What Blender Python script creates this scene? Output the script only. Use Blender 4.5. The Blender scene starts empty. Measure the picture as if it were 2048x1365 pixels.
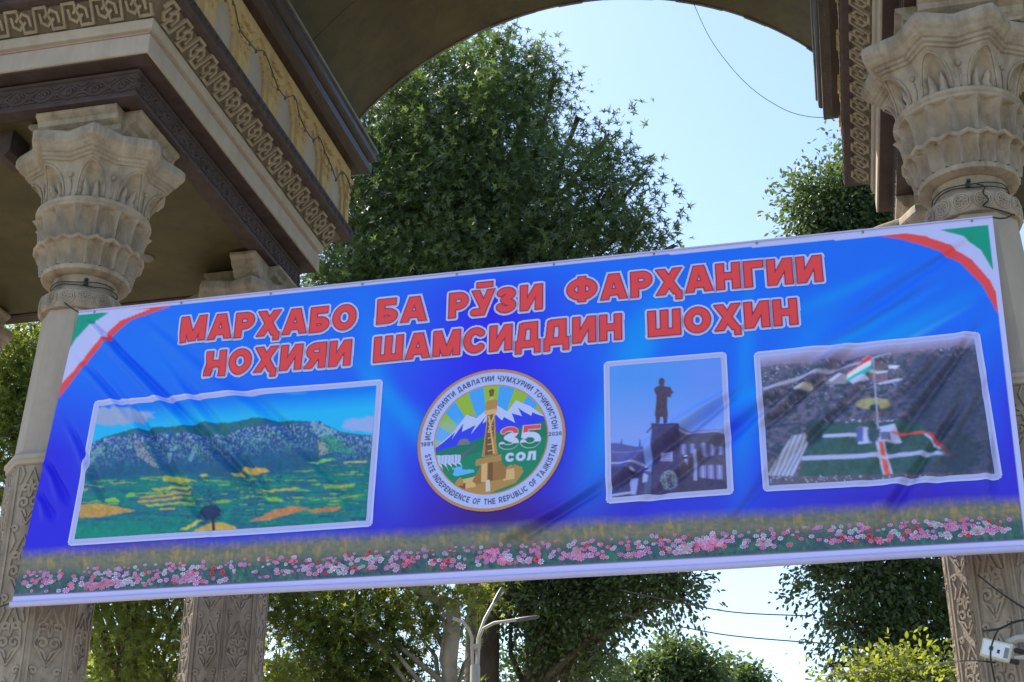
import bpy, math, random
import numpy as np
from mathutils import Vector, Matrix
R_ = math.radians
rng = np.random.default_rng(7); random.seed(7)
scene = bpy.context.scene
col = scene.collection

# ---------------------------------------------------------------- camera
PITCH, YAW, CAMH, FPX = R_(24.2), R_(12.8), 1.6, 2824.0
cd = bpy.data.cameras.new('camera'); cam = bpy.data.objects.new('camera', cd); col.objects.link(cam)
cd.sensor_width = 36.0; cd.lens = 36.0*FPX/2048; cd.clip_end = 3000
cam.location = (0, 0, CAMH); cam.rotation_euler = (R_(90)+PITCH, 0, YAW)
scene.camera = cam

# ---------------------------------------------------------------- sky and sun
SUN_EL, SUN_AZ = R_(50), R_(-60)          # azimuth measured from +Y towards +X
w = bpy.data.worlds.new('World'); scene.world = w; w.use_nodes = True
nt = w.node_tree; nt.nodes.clear()
sky = nt.nodes.new('ShaderNodeTexSky'); sky.sky_type = 'NISHITA'; sky.sun_disc = False
sky.sun_elevation = SUN_EL; sky.sun_rotation = SUN_AZ
sky.air_density = 1.0; sky.dust_density = 0.9; sky.ozone_density = 1.6
bg = nt.nodes.new('ShaderNodeBackground'); bg.inputs['Strength'].default_value = 0.13
wo = nt.nodes.new('ShaderNodeOutputWorld')
nt.links.new(sky.outputs[0], bg.inputs[0]); nt.links.new(bg.outputs[0], wo.inputs[0])
sd = bpy.data.lights.new('sun', 'SUN'); sd.energy = 4.0; sd.angle = R_(0.55); sd.color = (1.0, 0.93, 0.82)
sun = bpy.data.objects.new('sun', sd); col.objects.link(sun)
sdir = Vector((math.sin(SUN_AZ)*math.cos(SUN_EL), math.cos(SUN_AZ)*math.cos(SUN_EL), math.sin(SUN_EL)))
sun.rotation_euler = sdir.to_track_quat('Z', 'Y').to_euler(); sun.location = sdir*60
vs = scene.view_settings
vs.view_transform = 'Standard'; vs.look = 'None'; vs.gamma = 1.0; vs.exposure = 1.3; vs.use_curve_mapping = False
scene.cycles.max_bounces = 10; scene.cycles.transparent_max_bounces = 8

# ---------------------------------------------------------------- helpers
FW = np.array([-math.sin(YAW)*math.cos(PITCH), math.cos(YAW)*math.cos(PITCH), math.sin(PITCH)])
RT = np.array([math.cos(YAW), math.sin(YAW), 0.0]); UP = np.cross(RT, FW); CC = np.array([0, 0, CAMH])
def ray(x, y): return FW*FPX + RT*(x-1024) + UP*(682.5-y)
def un(x, y, ax, val):
    d = ray(x, y); return CC + (val-CC[ax])/d[ax]*d
def proj(P):
    d = np.asarray(P, float)-CC; z = d@FW
    return 1024+FPX*(d@RT)/z, 682.5-FPX*(d@UP)/z

def tag(o, label=None, cat=None, group=None, kind=None):
    if label: o['label'] = label
    if cat: o['category'] = cat
    if group: o['group'] = group
    if kind: o['kind'] = kind
    return o
def empty(name, loc=(0, 0, 0)):
    o = bpy.data.objects.new(name, None); col.objects.link(o); o.location = loc; return o
def link(name, me, mat=None, parent=None, M=None):
    o = bpy.data.objects.new(name, me); col.objects.link(o)
    if mat is not None and len(me.materials) == 0: me.materials.append(mat)
    if parent is not None: o.parent = parent
    if M is not None: o.matrix_basis = M
    return o
def mesh_np(name, V, faces, smooth=False, colr=None):
    """V (n,3); faces: (m,k) int array, or list of such arrays / lists"""
    me = bpy.data.meshes.new(name)
    if isinstance(faces, np.ndarray): faces = [faces]
    arrs = [np.asarray(f, np.int32) for f in faces if len(f)]
    lt = np.concatenate([np.full(len(f), f.shape[1], np.int32) for f in arrs])
    lv = np.concatenate([f.ravel() for f in arrs])
    ls = np.concatenate([[0], np.cumsum(lt)[:-1]]).astype(np.int32)
    me.vertices.add(len(V)); me.vertices.foreach_set('co', np.asarray(V, np.float32).ravel())
    me.loops.add(len(lv)); me.loops.foreach_set('vertex_index', lv)
    me.polygons.add(len(lt)); me.polygons.foreach_set('loop_start', ls); me.polygons.foreach_set('loop_total', lt)
    if smooth: me.polygons.foreach_set('use_smooth', np.ones(len(lt), bool))
    me.update(calc_edges=True)
    if colr is not None:
        a = me.color_attributes.new('Col', 'FLOAT_COLOR', 'POINT')
        c4 = np.ones((len(V), 4), np.float32); c4[:, :3] = colr
        a.data.foreach_set('color', c4.ravel())
    return me
class MB:
    """collects shapes for one mesh"""
    def __init__(s): s.v = []; s.f = []
    def add(s, V, F):
        n = len(s.v); s.v += [tuple(p) for p in V]; s.f += [tuple(i+n for i in f) for f in F]; return s
    def box(s, x0, x1, y0, y1, z0, z1):
        V = [(x, y, z) for z in (z0, z1) for y in (y0, y1) for x in (x0, x1)]
        return s.add(V, [(0, 2, 3, 1), (4, 5, 7, 6), (0, 1, 5, 4), (2, 6, 7, 3), (0, 4, 6, 2), (1, 3, 7, 5)])
    def loops(s, L, closed=True, cap0=False, cap1=False):
        k = len(L[0]); V = [p for l in L for p in l]; F = []
        for i in range(len(L)-1):
            for j in range(k if closed else k-1):
                a = i*k+j; b = i*k+(j+1) % k; F.append((a, b, b+k, a+k))
        if cap0: F.append(tuple(range(k-1, -1, -1)))
        if cap1: F.append(tuple((len(L)-1)*k+j for j in range(k)))
        return s.add(V, F)
    def tube(s, pts, r, n=6, caps=True):
        pts = [Vector(p) for p in pts]; L = []; prev = None
        for i, p in enumerate(pts):
            t = (pts[min(i+1, len(pts)-1)]-pts[max(i-1, 0)]).normalized()
            if prev is None:
                a = t.orthogonal().normalized()
            else:
                a = (prev - t*prev.dot(t))
                a = a.normalized() if a.length > 1e-6 else t.orthogonal().normalized()
            prev = a; b = t.cross(a)
            rr = r[i] if hasattr(r, '__len__') else r
            L.append([p + (a*math.cos(q)+b*math.sin(q))*rr for q in [2*math.pi*j/n for j in range(n)]])
        return s.loops(L, True, caps, caps)
    def lathe(s, prof, n=32, a0=0.0, star=None, cap0=True, cap1=True):
        L = [[((r*(star(q) if star else 1))*math.cos(q), (r*(star(q) if star else 1))*math.sin(q), z)
              for q in [a0+2*math.pi*j/n for j in range(n)]] for r, z in prof]
        return s.loops(L, True, cap0, cap1)
    def prism(s, poly, y0, y1):
        """polygon in XZ extruded along Y"""
        n = len(poly); V = [(x, y0, z) for x, z in poly]+[(x, y1, z) for x, z in poly]
        F = [tuple(range(n)), tuple(range(2*n-1, n-1, -1))]+[(i, i+n, (i+1) % n+n, (i+1) % n) for i in range(n)]
        return s.add(V, F)
    def mesh(s, name, smooth=False):
        me = bpy.data.meshes.new(name); me.from_pydata(s.v, [], s.f)
        if smooth: me.polygons.foreach_set('use_smooth', np.ones(len(s.f), bool))
        me.update(); return me
    def build(s, name, mat, parent=None, M=None, smooth=False):
        return link(name, s.mesh(name, smooth), mat, parent, M)
def smooth_by_angle(o, deg=35):
    me = o.data
    me.polygons.foreach_set('use_smooth', np.ones(len(me.polygons), bool)); me.set_sharp_from_angle(angle=R_(deg))

def vnoise(x, y, seed=0):
    xi = np.floor(x).astype(np.int64); yi = np.floor(y).astype(np.int64); fx = x-xi; fy = y-yi
    fx = fx*fx*(3-2*fx); fy = fy*fy*(3-2*fy)
    def h(a, b):
        n = (a*374761393+b*668265263+seed*974711) & 0x7fffffff
        n = ((n ^ (n >> 13))*1274126177) & 0x7fffffff
        return ((n ^ (n >> 16)) & 0xffff)/65535.0
    return (h(xi, yi)*(1-fx)+h(xi+1, yi)*fx)*(1-fy)+(h(xi, yi+1)*(1-fx)+h(xi+1, yi+1)*fx)*fy
def fbm(x, y, seed=0, o=4):
    t = 0; a = .5
    for i in range(o): t = t+a*vnoise(x*2**i, y*2**i, seed+i); a *= .5
    return t/(1-.5**o)

# ---------------------------------------------------------------- materials
def nmat(name, base, rough=.75, var=.18, scale=3.0, bump=.15, bscale=40, stain=None, stain_amt=.35, spec=.3, stretch=(1, 1, 1)):
    m = bpy.data.materials.new(name); m.use_nodes = True; t = m.node_tree; P = t.nodes['Principled BSDF']
    P.inputs['Roughness'].default_value = rough; P.inputs['Specular IOR Level'].default_value = spec
    tc = t.nodes.new('ShaderNodeTexCoord'); geo = t.nodes.new('ShaderNodeNewGeometry')
    mp = t.nodes.new('ShaderNodeMapping'); t.links.new(geo.outputs['Position'], mp.inputs[0]); mp.inputs['Scale'].default_value = stretch
    n1 = t.nodes.new('ShaderNodeTexNoise'); n1.inputs['Scale'].default_value = scale; n1.inputs['Detail'].default_value = 6; n1.inputs['Roughness'].default_value = .62
    t.links.new(mp.outputs[0], n1.inputs['Vector'])
    rp = t.nodes.new('ShaderNodeValToRGB'); b = np.array(base)
    rp.color_ramp.elements[0].position = .3; rp.color_ramp.elements[1].position = .72
    rp.color_ramp.elements[0].color = (*np.clip(b*(1-var), 0, 1), 1); rp.color_ramp.elements[1].color = (*np.clip(b*(1+var), 0, 1), 1)
    t.links.new(n1.outputs['Fac'], rp.inputs[0]); out = rp.outputs[0]
    if stain is not None:
        n2 = t.nodes.new('ShaderNodeTexNoise'); n2.inputs['Scale'].default_value = 1.3; n2.inputs['Detail'].default_value = 8; n2.inputs['Roughness'].default_value = .7
        mp2 = t.nodes.new('ShaderNodeMapping'); mp2.inputs['Scale'].default_value = (4.2, 4.2, .8); t.links.new(geo.outputs['Position'], mp2.inputs[0]); t.links.new(mp2.outputs[0], n2.inputs['Vector'])
        r2 = t.nodes.new('ShaderNodeValToRGB'); r2.color_ramp.elements[0].position = .48; r2.color_ramp.elements[1].position = .70
        r2.color_ramp.elements[0].color = (0, 0, 0, 1); r2.color_ramp.elements[1].color = (stain_amt,)*3+(1,)
        t.links.new(n2.outputs['Fac'], r2.inputs[0])
        mx = t.nodes.new('ShaderNodeMix'); mx.data_type = 'RGBA'; t.links.new(r2.outputs[0], mx.inputs['Factor'])
        t.links.new(out, mx.inputs['A']); mx.inputs['B'].default_value = (*stain, 1); out = mx.outputs['Result']
    t.links.new(out, P.inputs['Base Color'])
    if bump:
        n3 = t.nodes.new('ShaderNodeTexNoise'); n3.inputs['Scale'].default_value = bscale; n3.inputs['Detail'].default_value = 5
        t.links.new(geo.outputs['Position'], n3.inputs['Vector'])
        bp = t.nodes.new('ShaderNodeBump'); bp.inputs['Strength'].default_value = bump; bp.inputs['Distance'].default_value = .01
        t.links.new(n3.outputs['Fac'], bp.inputs['Height']); t.links.new(bp.outputs[0], P.inputs['Normal'])
    return m
M_STONE = nmat('cream_stone', (.32, .262, .203), .8, .24, 7, .4, 45, stain=(.14, .10, .068), stain_amt=.8)
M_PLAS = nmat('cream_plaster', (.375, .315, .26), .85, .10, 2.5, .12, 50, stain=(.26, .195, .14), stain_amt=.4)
M_FRIEZE = nmat('bounce_lit_plaster', (.46, .325, .15), .85, .12, 4, .15, 60, stain=(.25, .18, .1), stain_amt=.5)  # cream frieze plaster, with yellow reflected light put into its colour
M_BROWN = nmat('brown_painted_relief', (.066, .045, .042), .65, .25, 8, .3, 70, spec=.18)
M_DARK = nmat('dark_brown_wood', (.045, .029, .022), .45, .35, 6, .4, 30, stretch=(6, .8, 6), spec=.25)
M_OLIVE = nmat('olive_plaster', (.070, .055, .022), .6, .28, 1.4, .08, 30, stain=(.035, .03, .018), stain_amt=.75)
M_GREY = nmat('weathered_tin', (.13, .12, .10), .5, .25, 9, .2, 40)
M_FRETF = nmat('fret_ground', (.125, .097, .07), .85, .15, 6, .2, 50)
M_FRETK = nmat('fret_stone', (.27, .215, .155), .85, .2, 6, .3, 50, stain=(.14, .105, .07), stain_amt=.6)
M_PAVE = nmat('paving', (.36, .32, .26), .85, .2, 1.0, .2, 20)
M_LAWN = nmat('lawn_soil', (.09, .11, .04), .95, .4, .8, .4, 8)
M_BARK = nmat('bark', (.085, .066, .05), .95, .45, 5, .9, 18, stretch=(1, 1, .35))
M_PALEBARK = nmat('pale_bark', (.26, .23, .18), .9, .4, 3, .5, 14, stain=(.10, .09, .06), stain_amt=.8)
M_WIRE = nmat('black_cable', (.02, .02, .02), .5, .1, 5, 0)
M_POLE = nmat('pale_painted_steel', (.40, .38, .34), .45, .1, 6, .05, 40, stain=(.3, .26, .2), stain_amt=.4)
M_LAMPD = nmat('grey_lamp_metal', (.10, .10, .10), .4, .1, 8, 0)
M_WHITE = nmat('white_plastic', (.72, .75, .80), .4, .06, 5, 0)
M_YELL = nmat('aged_plastic', (.60, .56, .44), .5, .1, 5, 0)
M_INK = nmat('dark_ink', (.05, .05, .07), .6, .1, 5, 0)
M_HEM = nmat('white_hem_cloth', (.50, .48, .76), .55, .04, 8, .05, 30)
M_REDLINE = nmat('red_paint_line', (.30, .09, .07), .6, .2, 8, 0)
M_BULB = nmat('clear_bulb', (.10, .09, .07), .5, .1, 5, 0)

def leaf_mat(name, c0, c1, tr, trans=.45):
    m = bpy.data.materials.new(name); m.use_nodes = True; t = m.node_tree; t.nodes.clear()
    g = t.nodes.new('ShaderNodeNewGeometry'); rp = t.nodes.new('ShaderNodeValToRGB')
    rp.color_ramp.elements[0].color = (*c0, 1); rp.color_ramp.elements[1].color = (*c1, 1)
    nz = t.nodes.new('ShaderNodeTexNoise'); nz.inputs['Scale'].default_value = .9; nz.inputs['Detail'].default_value = 3; t.links.new(g.outputs['Position'], nz.inputs['Vector'])
    ma = t.nodes.new('ShaderNodeMath'); ma.operation = 'MULTIPLY_ADD'; ma.inputs[1].default_value = 1.7; ma.inputs[2].default_value = -.62; t.links.new(nz.outputs['Fac'], ma.inputs[0])
    mb = t.nodes.new('ShaderNodeMath'); mb.operation = 'MULTIPLY_ADD'; mb.inputs[1].default_value = .55; mb.use_clamp = True; t.links.new(g.outputs['Random Per Island'], mb.inputs[0]); t.links.new(ma.outputs[0], mb.inputs[2])
    t.links.new(mb.outputs[0], rp.inputs[0])
    d = t.nodes.new('ShaderNodeBsdfPrincipled'); d.inputs['Roughness'].default_value = .42; d.inputs['Specular IOR Level'].default_value = .45
    t.links.new(rp.outputs[0], d.inputs['Base Color'])
    tl = t.nodes.new('ShaderNodeBsdfTranslucent')
    rp2 = t.nodes.new('ShaderNodeValToRGB'); rp2.color_ramp.elements[0].color = (*np.array(tr)*.7, 1); rp2.color_ramp.elements[1].color = (*np.array(tr)*1.25, 1)
    t.links.new(g.outputs['Random Per Island'], rp2.inputs[0]); t.links.new(rp2.outputs[0], tl.inputs[0])
    mx = t.nodes.new('ShaderNodeMixShader'); mx.inputs[0].default_value = trans
    o = t.nodes.new('ShaderNodeOutputMaterial')
    t.links.new(d.outputs[0], mx.inputs[1]); t.links.new(tl.outputs[0], mx.inputs[2]); t.links.new(mx.outputs[0], o.inputs[0])
    return m
M_LEAF = leaf_mat('plane_leaf', (.032, .054, .030), (.118, .160, .070), (.13, .20, .04), .43)
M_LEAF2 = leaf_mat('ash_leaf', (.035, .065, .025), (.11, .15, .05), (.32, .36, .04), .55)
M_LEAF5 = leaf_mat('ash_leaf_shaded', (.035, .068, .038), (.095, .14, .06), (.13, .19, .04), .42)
M_LEAF3 = leaf_mat('sunlit_leaf', (.07, .10, .03), (.13, .16, .04), (.36, .38, .04), .5)  # yellow of sunlit, backlit leaves put into the leaf colour
M_LEAF4 = leaf_mat('far_leaf', (.05, .09, .035), (.10, .15, .06), (.16, .22, .05))

def print_mat(name):
    m = bpy.data.materials.new(name); m.use_nodes = True; t = m.node_tree; P = t.nodes['Principled BSDF']
    a = t.nodes.new('ShaderNodeVertexColor'); a.layer_name = 'Col'
    t.links.new(a.outputs[0], P.inputs['Base Color']); P.inputs['Roughness'].default_value = .5; P.inputs['Specular IOR Level'].default_value = .25
    n = t.nodes.new('ShaderNodeTexNoise'); n.inputs['Scale'].default_value = 5; n.inputs['Detail'].default_value = 4
    b = t.nodes.new('ShaderNodeBump'); b.inputs['Strength'].default_value = .25; b.inputs['Distance'].default_value = .012
    g = t.nodes.new('ShaderNodeNewGeometry'); t.links.new(g.outputs['Position'], n.inputs['Vector'])
    t.links.new(n.outputs['Fac'], b.inputs['Height']); t.links.new(b.outputs[0], P.inputs['Normal'])
    return m
M_PRINT = print_mat('printed_polyester')

# ================================================================ GROUND
def ground():
    n = 24; xs = np.linspace(-400, 400, n); X, Y = np.meshgrid(xs, xs)
    V = np.c_[X.ravel(), Y.ravel()+150, np.full(n*n, -.004)]
    I = np.arange(n*n).reshape(n, n); F = np.c_[I[:-1, :-1].ravel(), I[:-1, 1:].ravel(), I[1:, 1:].ravel(), I[1:, :-1].ravel()]
    tag(link('ground', mesh_np('ground', V, F), M_LAWN), kind='structure')
    b = MB(); b.box(-14, 10, -14, 40, -.06, .02); tag(b.build('pavement', M_PAVE), kind='structure')
ground()

# ================================================================ GATE
gate = empty('park_gate', (-2.1, 10.3, 0))
tag(gate, 'cream stone park gate with carved columns, fretted cornices and barrel vault behind the banner', 'gate')
GI = Matrix.Translation((2.1, -10.3, 0))          # children are written in world coordinates
def gpart(mb, name, mat, parent=None, smooth=None, M=None):
    if parent is None: o = mb.build(name, mat, gate, GI if M is None else GI @ M)
    else: o = mb.build(name, mat, parent, M)
    if smooth: smooth_by_angle(o, smooth)
    return o

Z0 = 7.92
def rect_loft(rect, prof):
    x0, x1, y0, y1 = rect; b = MB()
    L = [[(x0-p, y0-p, z), (x1+p, y0-p, z), (x1+p, y1+p, z), (x0-p, y1+p, z)] for p, z in prof]
    return b.loops(L)
def scroll_curve(cx, cz, r, turns, a0, sgn, n=18):
    return [(cx+sgn*r*(1-.82*i/n)*math.cos(a0+turns*2*math.pi*i/n), cz+r*(1-.82*i/n)*math.sin(a0+turns*2*math.pi*i/n)) for i in range(n+1)]
def relief(paths, r, y=0.0):
    """raised ridges in the XZ plane, proud towards -Y"""
    b = MB()
    for p in paths:
        P = [Vector((x, 0, z)) for x, z in p]; L = []
        for i, q in enumerate(P):
            t = (P[min(i+1, len(P)-1)]-P[max(i-1, 0)]); t = t.normalized() if t.length > 1e-9 else Vector((1, 0, 0))
            nrm = Vector((-t.z, 0, t.x)); e = .55 if i in (0, len(P)-1) else 1
            L.append([q+nrm*r*e+Vector((0, y+.004, 0)), q+nrm*r*.55*e+Vector((0, y-r*.8, 0)), q-nrm*r*.55*e+Vector((0, y-r*.8, 0)), q-nrm*r*e+Vector((0, y+.004, 0))])
        b.loops(L, closed=False, cap0=False, cap1=False)
    return b
def beam_carving_mesh():
    """one repeat (0.42 wide, 0.17 high) of the interlaced vine on the brown beam"""
    W, H = .42, .17; P = []
    P.append([(W*i/20, H*.5+H*.36*math.sin(2*math.pi*i/20)) for i in range(21)])
    P.append([(W*i/20, H*.5-H*.36*math.sin(2*math.pi*i/20)) for i in range(21)])
    for cx in (.25, .75):
        P.append(scroll_curve(W*cx, H*.5, .05, 1.3, 0, 1)); P.append(scroll_curve(W*cx, H*.5, .034, -1.2, math.pi, 1, 12))
    for cx in (0.02, .5, .98):
        for s in (-1, 1):
            P.append([(W*cx-.04, H*.5+s*.062), (W*cx, H*.5+s*.045), (W*cx+.04, H*.5+s*.062)])
            P.append([(W*cx-.02, H*.5), (W*cx, H*.5+s*.03), (W*cx+.02, H*.5)])
    return relief(P, .0115).mesh('beam_carving')
ME_CARVE = beam_carving_mesh()
def strip_carving_mesh():
    W = .22; P = []
    P.append([(W*i/14, .055+.035*math.sin(2*math.pi*i/14)) for i in range(15)])
    for cx, s in ((.25, 1), (.75, -1)):
        P.append(scroll_curve(W*cx, .055-s*.006, .028, 1.4, 0, s, 14))
    return relief(P, .008).mesh('strip_carving')
ME_STRIP = strip_carving_mesh()
def fret_mesh(last=False):
    """one repeat of the double meander; s along 0..0.25, t up the slope"""
    W, H = .25, .225
    P = [([(.0, .5), (.05, .90), (.46, .90), (.46, .66), (.34, .52)], .030), ([(.66, .48), (.54, .34), (.54, .10), (.95, .10), (1.0, .5)], .030), ([(.20, .70), (.20, .36), (.40, .22), (.54, .40), (.46, .60), (.60, .78), (.80, .64), (.80, .30)], .024)]
    r = .0145; b = MB()
    for p, hh in P:
        Q = [Vector((x*W, 0, z*H)) for x, z in p]; L = []
        for i, q in enumerate(Q):
            t = (Q[min(i+1, len(Q)-1)]-Q[max(i-1, 0)]).normalized(); n = Vector((-t.z, 0, t.x))
            k = 1.0
            if 0 < i < len(Q)-1:
                c = (Q[i]-Q[i-1]).normalized().dot((Q[i+1]-Q[i]).normalized()); k = min(1.5, 1/max(.5, math.sqrt((1+c)/2)))
            L.append([q+n*r*k+Vector((0, .003, 0)), q+n*r*.72*k+Vector((0, -hh, 0)), q-n*r*.72*k+Vector((0, -hh, 0)), q-n*r*k+Vector((0, .003, 0))])
        b.loops(L, closed=False)
        b.add([*L[0]], [(0, 1, 2, 3)]); b.add([*L[-1]], [(3, 2, 1, 0)])
    return b.mesh('fret_key')
ME_FRET_END = fret_mesh(True)
ME_FRET = fret_mesh(); 
def arch_module_mesh(W=.75, H=.66, proud=.05):
    """frieze module: two half pilasters and a lobed pointed arch, in XZ, proud to -Y"""
    def arch(a, top, z0, lob):
        pts = [(-a, 0), (-a, z0)]
        n = 5
        for side in (-1, 1):
            seg = []
            for k in range(n):
                t0, t1 = k/n, (k+1)/n
                for j in range(4):
                    t = t0+(t1-t0)*j/4
                    x = a*(1-t)**.75; z = z0+(top-z0)*t**.8
                    bul = lob*math.sin(math.pi*j/4)
                    seg.append((x-bul*.7, z-bul))
            pts += [(-x, z) for x, z in seg] if side < 0 else [(0, top)]+[(x, z) for x, z in reversed(seg)]
        return pts+[(a, z0), (a, 0)]
    b = MB()
    def layer(a, top, z0, lob, y0, y1, half):
        o = arch(a, top, z0, lob)
        n = len(o)
        outer = [(-half, z) if i <= n//2 else (half, z) for i, (x, z) in enumerate(o)]
        # left half and right half as strips between arch line and module edge, top closed by H
        for sgn in (-1, 1):
            pl = [p for p in o if p[0]*sgn > 1e-6] if sgn > 0 else [p for p in o if p[0] < -1e-6]
            pl = sorted(pl, key=lambda p: p[1])
            ed = [(sgn*half, z) for x, z in pl]
            pl = pl+[(0, top)]; ed = ed+[(sgn*half, top)]
            pl = pl+[(0, H)]; ed = ed+[(sgn*half, H)]
            for i in range(len(pl)-1):
                q = [pl[i], pl[i+1], ed[i+1], ed[i]]
                V = [(x, y0, z) for x, z in q]+[(pl[i][0], y1, pl[i][1]), (pl[i+1][0], y1, pl[i+1][1])]
                b.add(V, [(0, 1, 2, 3), (0, 4, 5, 1)])
            V = [(sgn*half, y0, 0), (sgn*half, y0, H), (sgn*half, y1, H), (sgn*half, y1, 0)]; b.add(V, [(0, 1, 2, 3)])
    layer(W*.26, H*.80, H*.42, .018, -proud*.5, 0, W*.499)
    layer(W*.36, H*.93, H*.50, .020, -proud, -proud*.5, W*.498)
    # stacked corbels on the pilasters
    for sgn in (-1, 1):
        for i, zz in enumerate((.30, .46, .60, .76)):
            wd = .030+.018*i
            b.box(sgn*W*.42-wd, sgn*W*.42+wd, -proud-.010-.006*i, -proud+.004, H*zz, H*zz+.030)
            b.box(sgn*W*.42-wd*.5, sgn*W*.42+wd*.5, -proud-.008-.008*i, -proud+.003, H*zz-.03, H*zz)
    return b.mesh('niche_arch')
ME_ARCH = arch_module_mesh()

def along(rect, side, s, p, z, lean=0.0):
    """matrix: local X runs along the wall, local -Y points out of it"""
    x0, x1, y0, y1 = rect
    if side == 'front': o = Vector((x0+s, y0-p, z)); rz = 0
    elif side == 'right': o = Vector((x1+p, y0+s, z)); rz = R_(90)
    elif side == 'left': o = Vector((x0-p, y1-s, z)); rz = R_(-90)
    else: o = Vector((x1-s, y1+p, z)); rz = R_(180)
    return Matrix.Translation(o) @ Matrix.Rotation(rz, 4, 'Z') @ Matrix.Rotation(lean, 4, 'X')

FRONTCOL_L, FRONTCOL_R = (-5.5, 9.0), (1.205, 9.0)
def portico(rect, sides):
    x0, x1, y0, y1 = rect
    LEN = dict(front=x1-x0, right=y1-y0, left=y1-y0)
    body = gpart(rect_loft(rect, [(.30, 7.99), (.44, 7.985), (.46, 8.21), (.58, 8.225), (.58, 9.80), (.2, 9.80)]), 'entablature', M_PLAS)
    gi = body.matrix_basis   # sub-parts share the portico frame
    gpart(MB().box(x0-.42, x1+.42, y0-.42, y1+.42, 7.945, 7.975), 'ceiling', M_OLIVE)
    bm = gpart(rect_loft(rect, [(.38, 7.935), (.41, 7.92), (.546, 7.92), (.546, 7.945), (.53, 7.95), (.53, 8.14), (.545, 8.145), (.545, 8.17), (.50, 8.20), (.44, 8.20)]), 'carved_beam', M_BROWN)
    fa = gpart(rect_loft(rect, [(.47, 8.232), (.665, 8.222), (.675, 8.226), (.675, 8.392), (.58, 8.395)]), 'fascia', M_PLAS)
    gpart(rect_loft(rect, [(.47, 8.214), (.50, 8.203), (.655, 8.212), (.66, 8.219), (.47, 8.226)]), 'soffit_board', M_BROWN)
    gpart(rect_loft(rect, [(.58, 8.397), (.668, 8.397), (.668, 8.408), (.58, 8.41)]), 'painted_line', M_REDLINE)
    gpart(rect_loft(rect, [(.58, 8.412), (.655, 8.412), (.66, 8.43), (.69, 8.438), (.692, 8.47), (.70, 8.478), (.702, 8.522), (.60, 8.53)]), 'moulding', M_PLAS)
    ff = gpart(rect_loft(rect, [(.60, 8.533), (.69, 8.535), (.865, 8.695), (.60, 8.70)]), 'fret_band', M_FRETF)
    cs = gpart(rect_loft(rect, [(.60, 8.672), (.875, 8.672), (.92, 8.68), (.935, 8.69), (.935, 8.80), (.905, 8.83), (.60, 8.84)]), 'carved_strip', M_BROWN)
    fz = gpart(rect_loft(rect, [(.60, 8.842), (.845, 8.842), (.845, 9.52), (.60, 9.525)]), 'frieze', M_PLAS)
    co = gpart(rect_loft(rect, [(.60, 9.527), (.97, 9.528), (1.03, 9.55), (1.06, 9.565), (1.06, 9.655), (1.035, 9.66), (1.035, 9.70), (1.075, 9.715), (1.095, 9.74), (1.10, 9.80), (1.06, 9.83), (.60, 9.835)]), 'cornice', M_DARK)
    gpart(rect_loft(rect, [(.60, 9.838), (1.115, 9.838), (1.12, 9.862), (.60, 9.866)]), 'gutter_ledge', M_GREY)
    gpart(MB().box(x0-.5, x1+.5, y0-.5, y1+.5, 9.868, 11.2), 'attic_light_block', M_PLAS)  # unseen box added over the portico to stop light leaking in
    lean = math.atan2(.175, .16)
    for sd_ in sides:
        Ls = LEN[sd_]
        # vine carving on the beam
        n = int((Ls+1.0)/.42); st = (Ls+1.04)/n
        for i in range(n):
            Mx = along(rect, sd_, -.52+i*st, .531, 7.962) @ Matrix.Diagonal((st/.42, 1, 1, 1))
            link('vine_carving', ME_CARVE, M_BROWN, bm, Mx)
        n = int((Ls+1.7)/.22); st = (Ls+1.80)/n
        for i in range(n):
            link('vine_carving', ME_STRIP, M_BROWN, cs, along(rect, sd_, -.90+i*st, .936, 8.69) @ Matrix.Diagonal((st/.22, 1, 1, 1)))
        n = round((Ls+1.42)/.25); st = (Ls+1.42)/n
        for i in range(n):
            Mx = along(rect, sd_, -.71+i*st, .693, 8.540, lean) @ Matrix.Diagonal((st/.25, 1, 1, 1))
            # lean tips the panel outwards with its face down
            link('fret_key', ME_FRET_END if i == n-1 else ME_FRET, M_FRETK, ff, Mx)
        n = round((Ls+1.74)/.72); st = (Ls+1.74)/n
        for i in range(n):
            Mx = along(rect, sd_, -.87+(i+.5)*st, .8445, 8.845) @ Matrix.Diagonal((st/.75, 1, 1.02, 1))
            link('niche_arch', ME_ARCH, M_FRIEZE, fz, Mx)
    return body
RECT_L = (-8.6, -5.5, 9.0, 11.56); RECT_R = (1.455, 4.7, 9.0, 11.56)
portico(RECT_L, ('front', 'right')); portico(RECT_R, ('front', 'left'))

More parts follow.
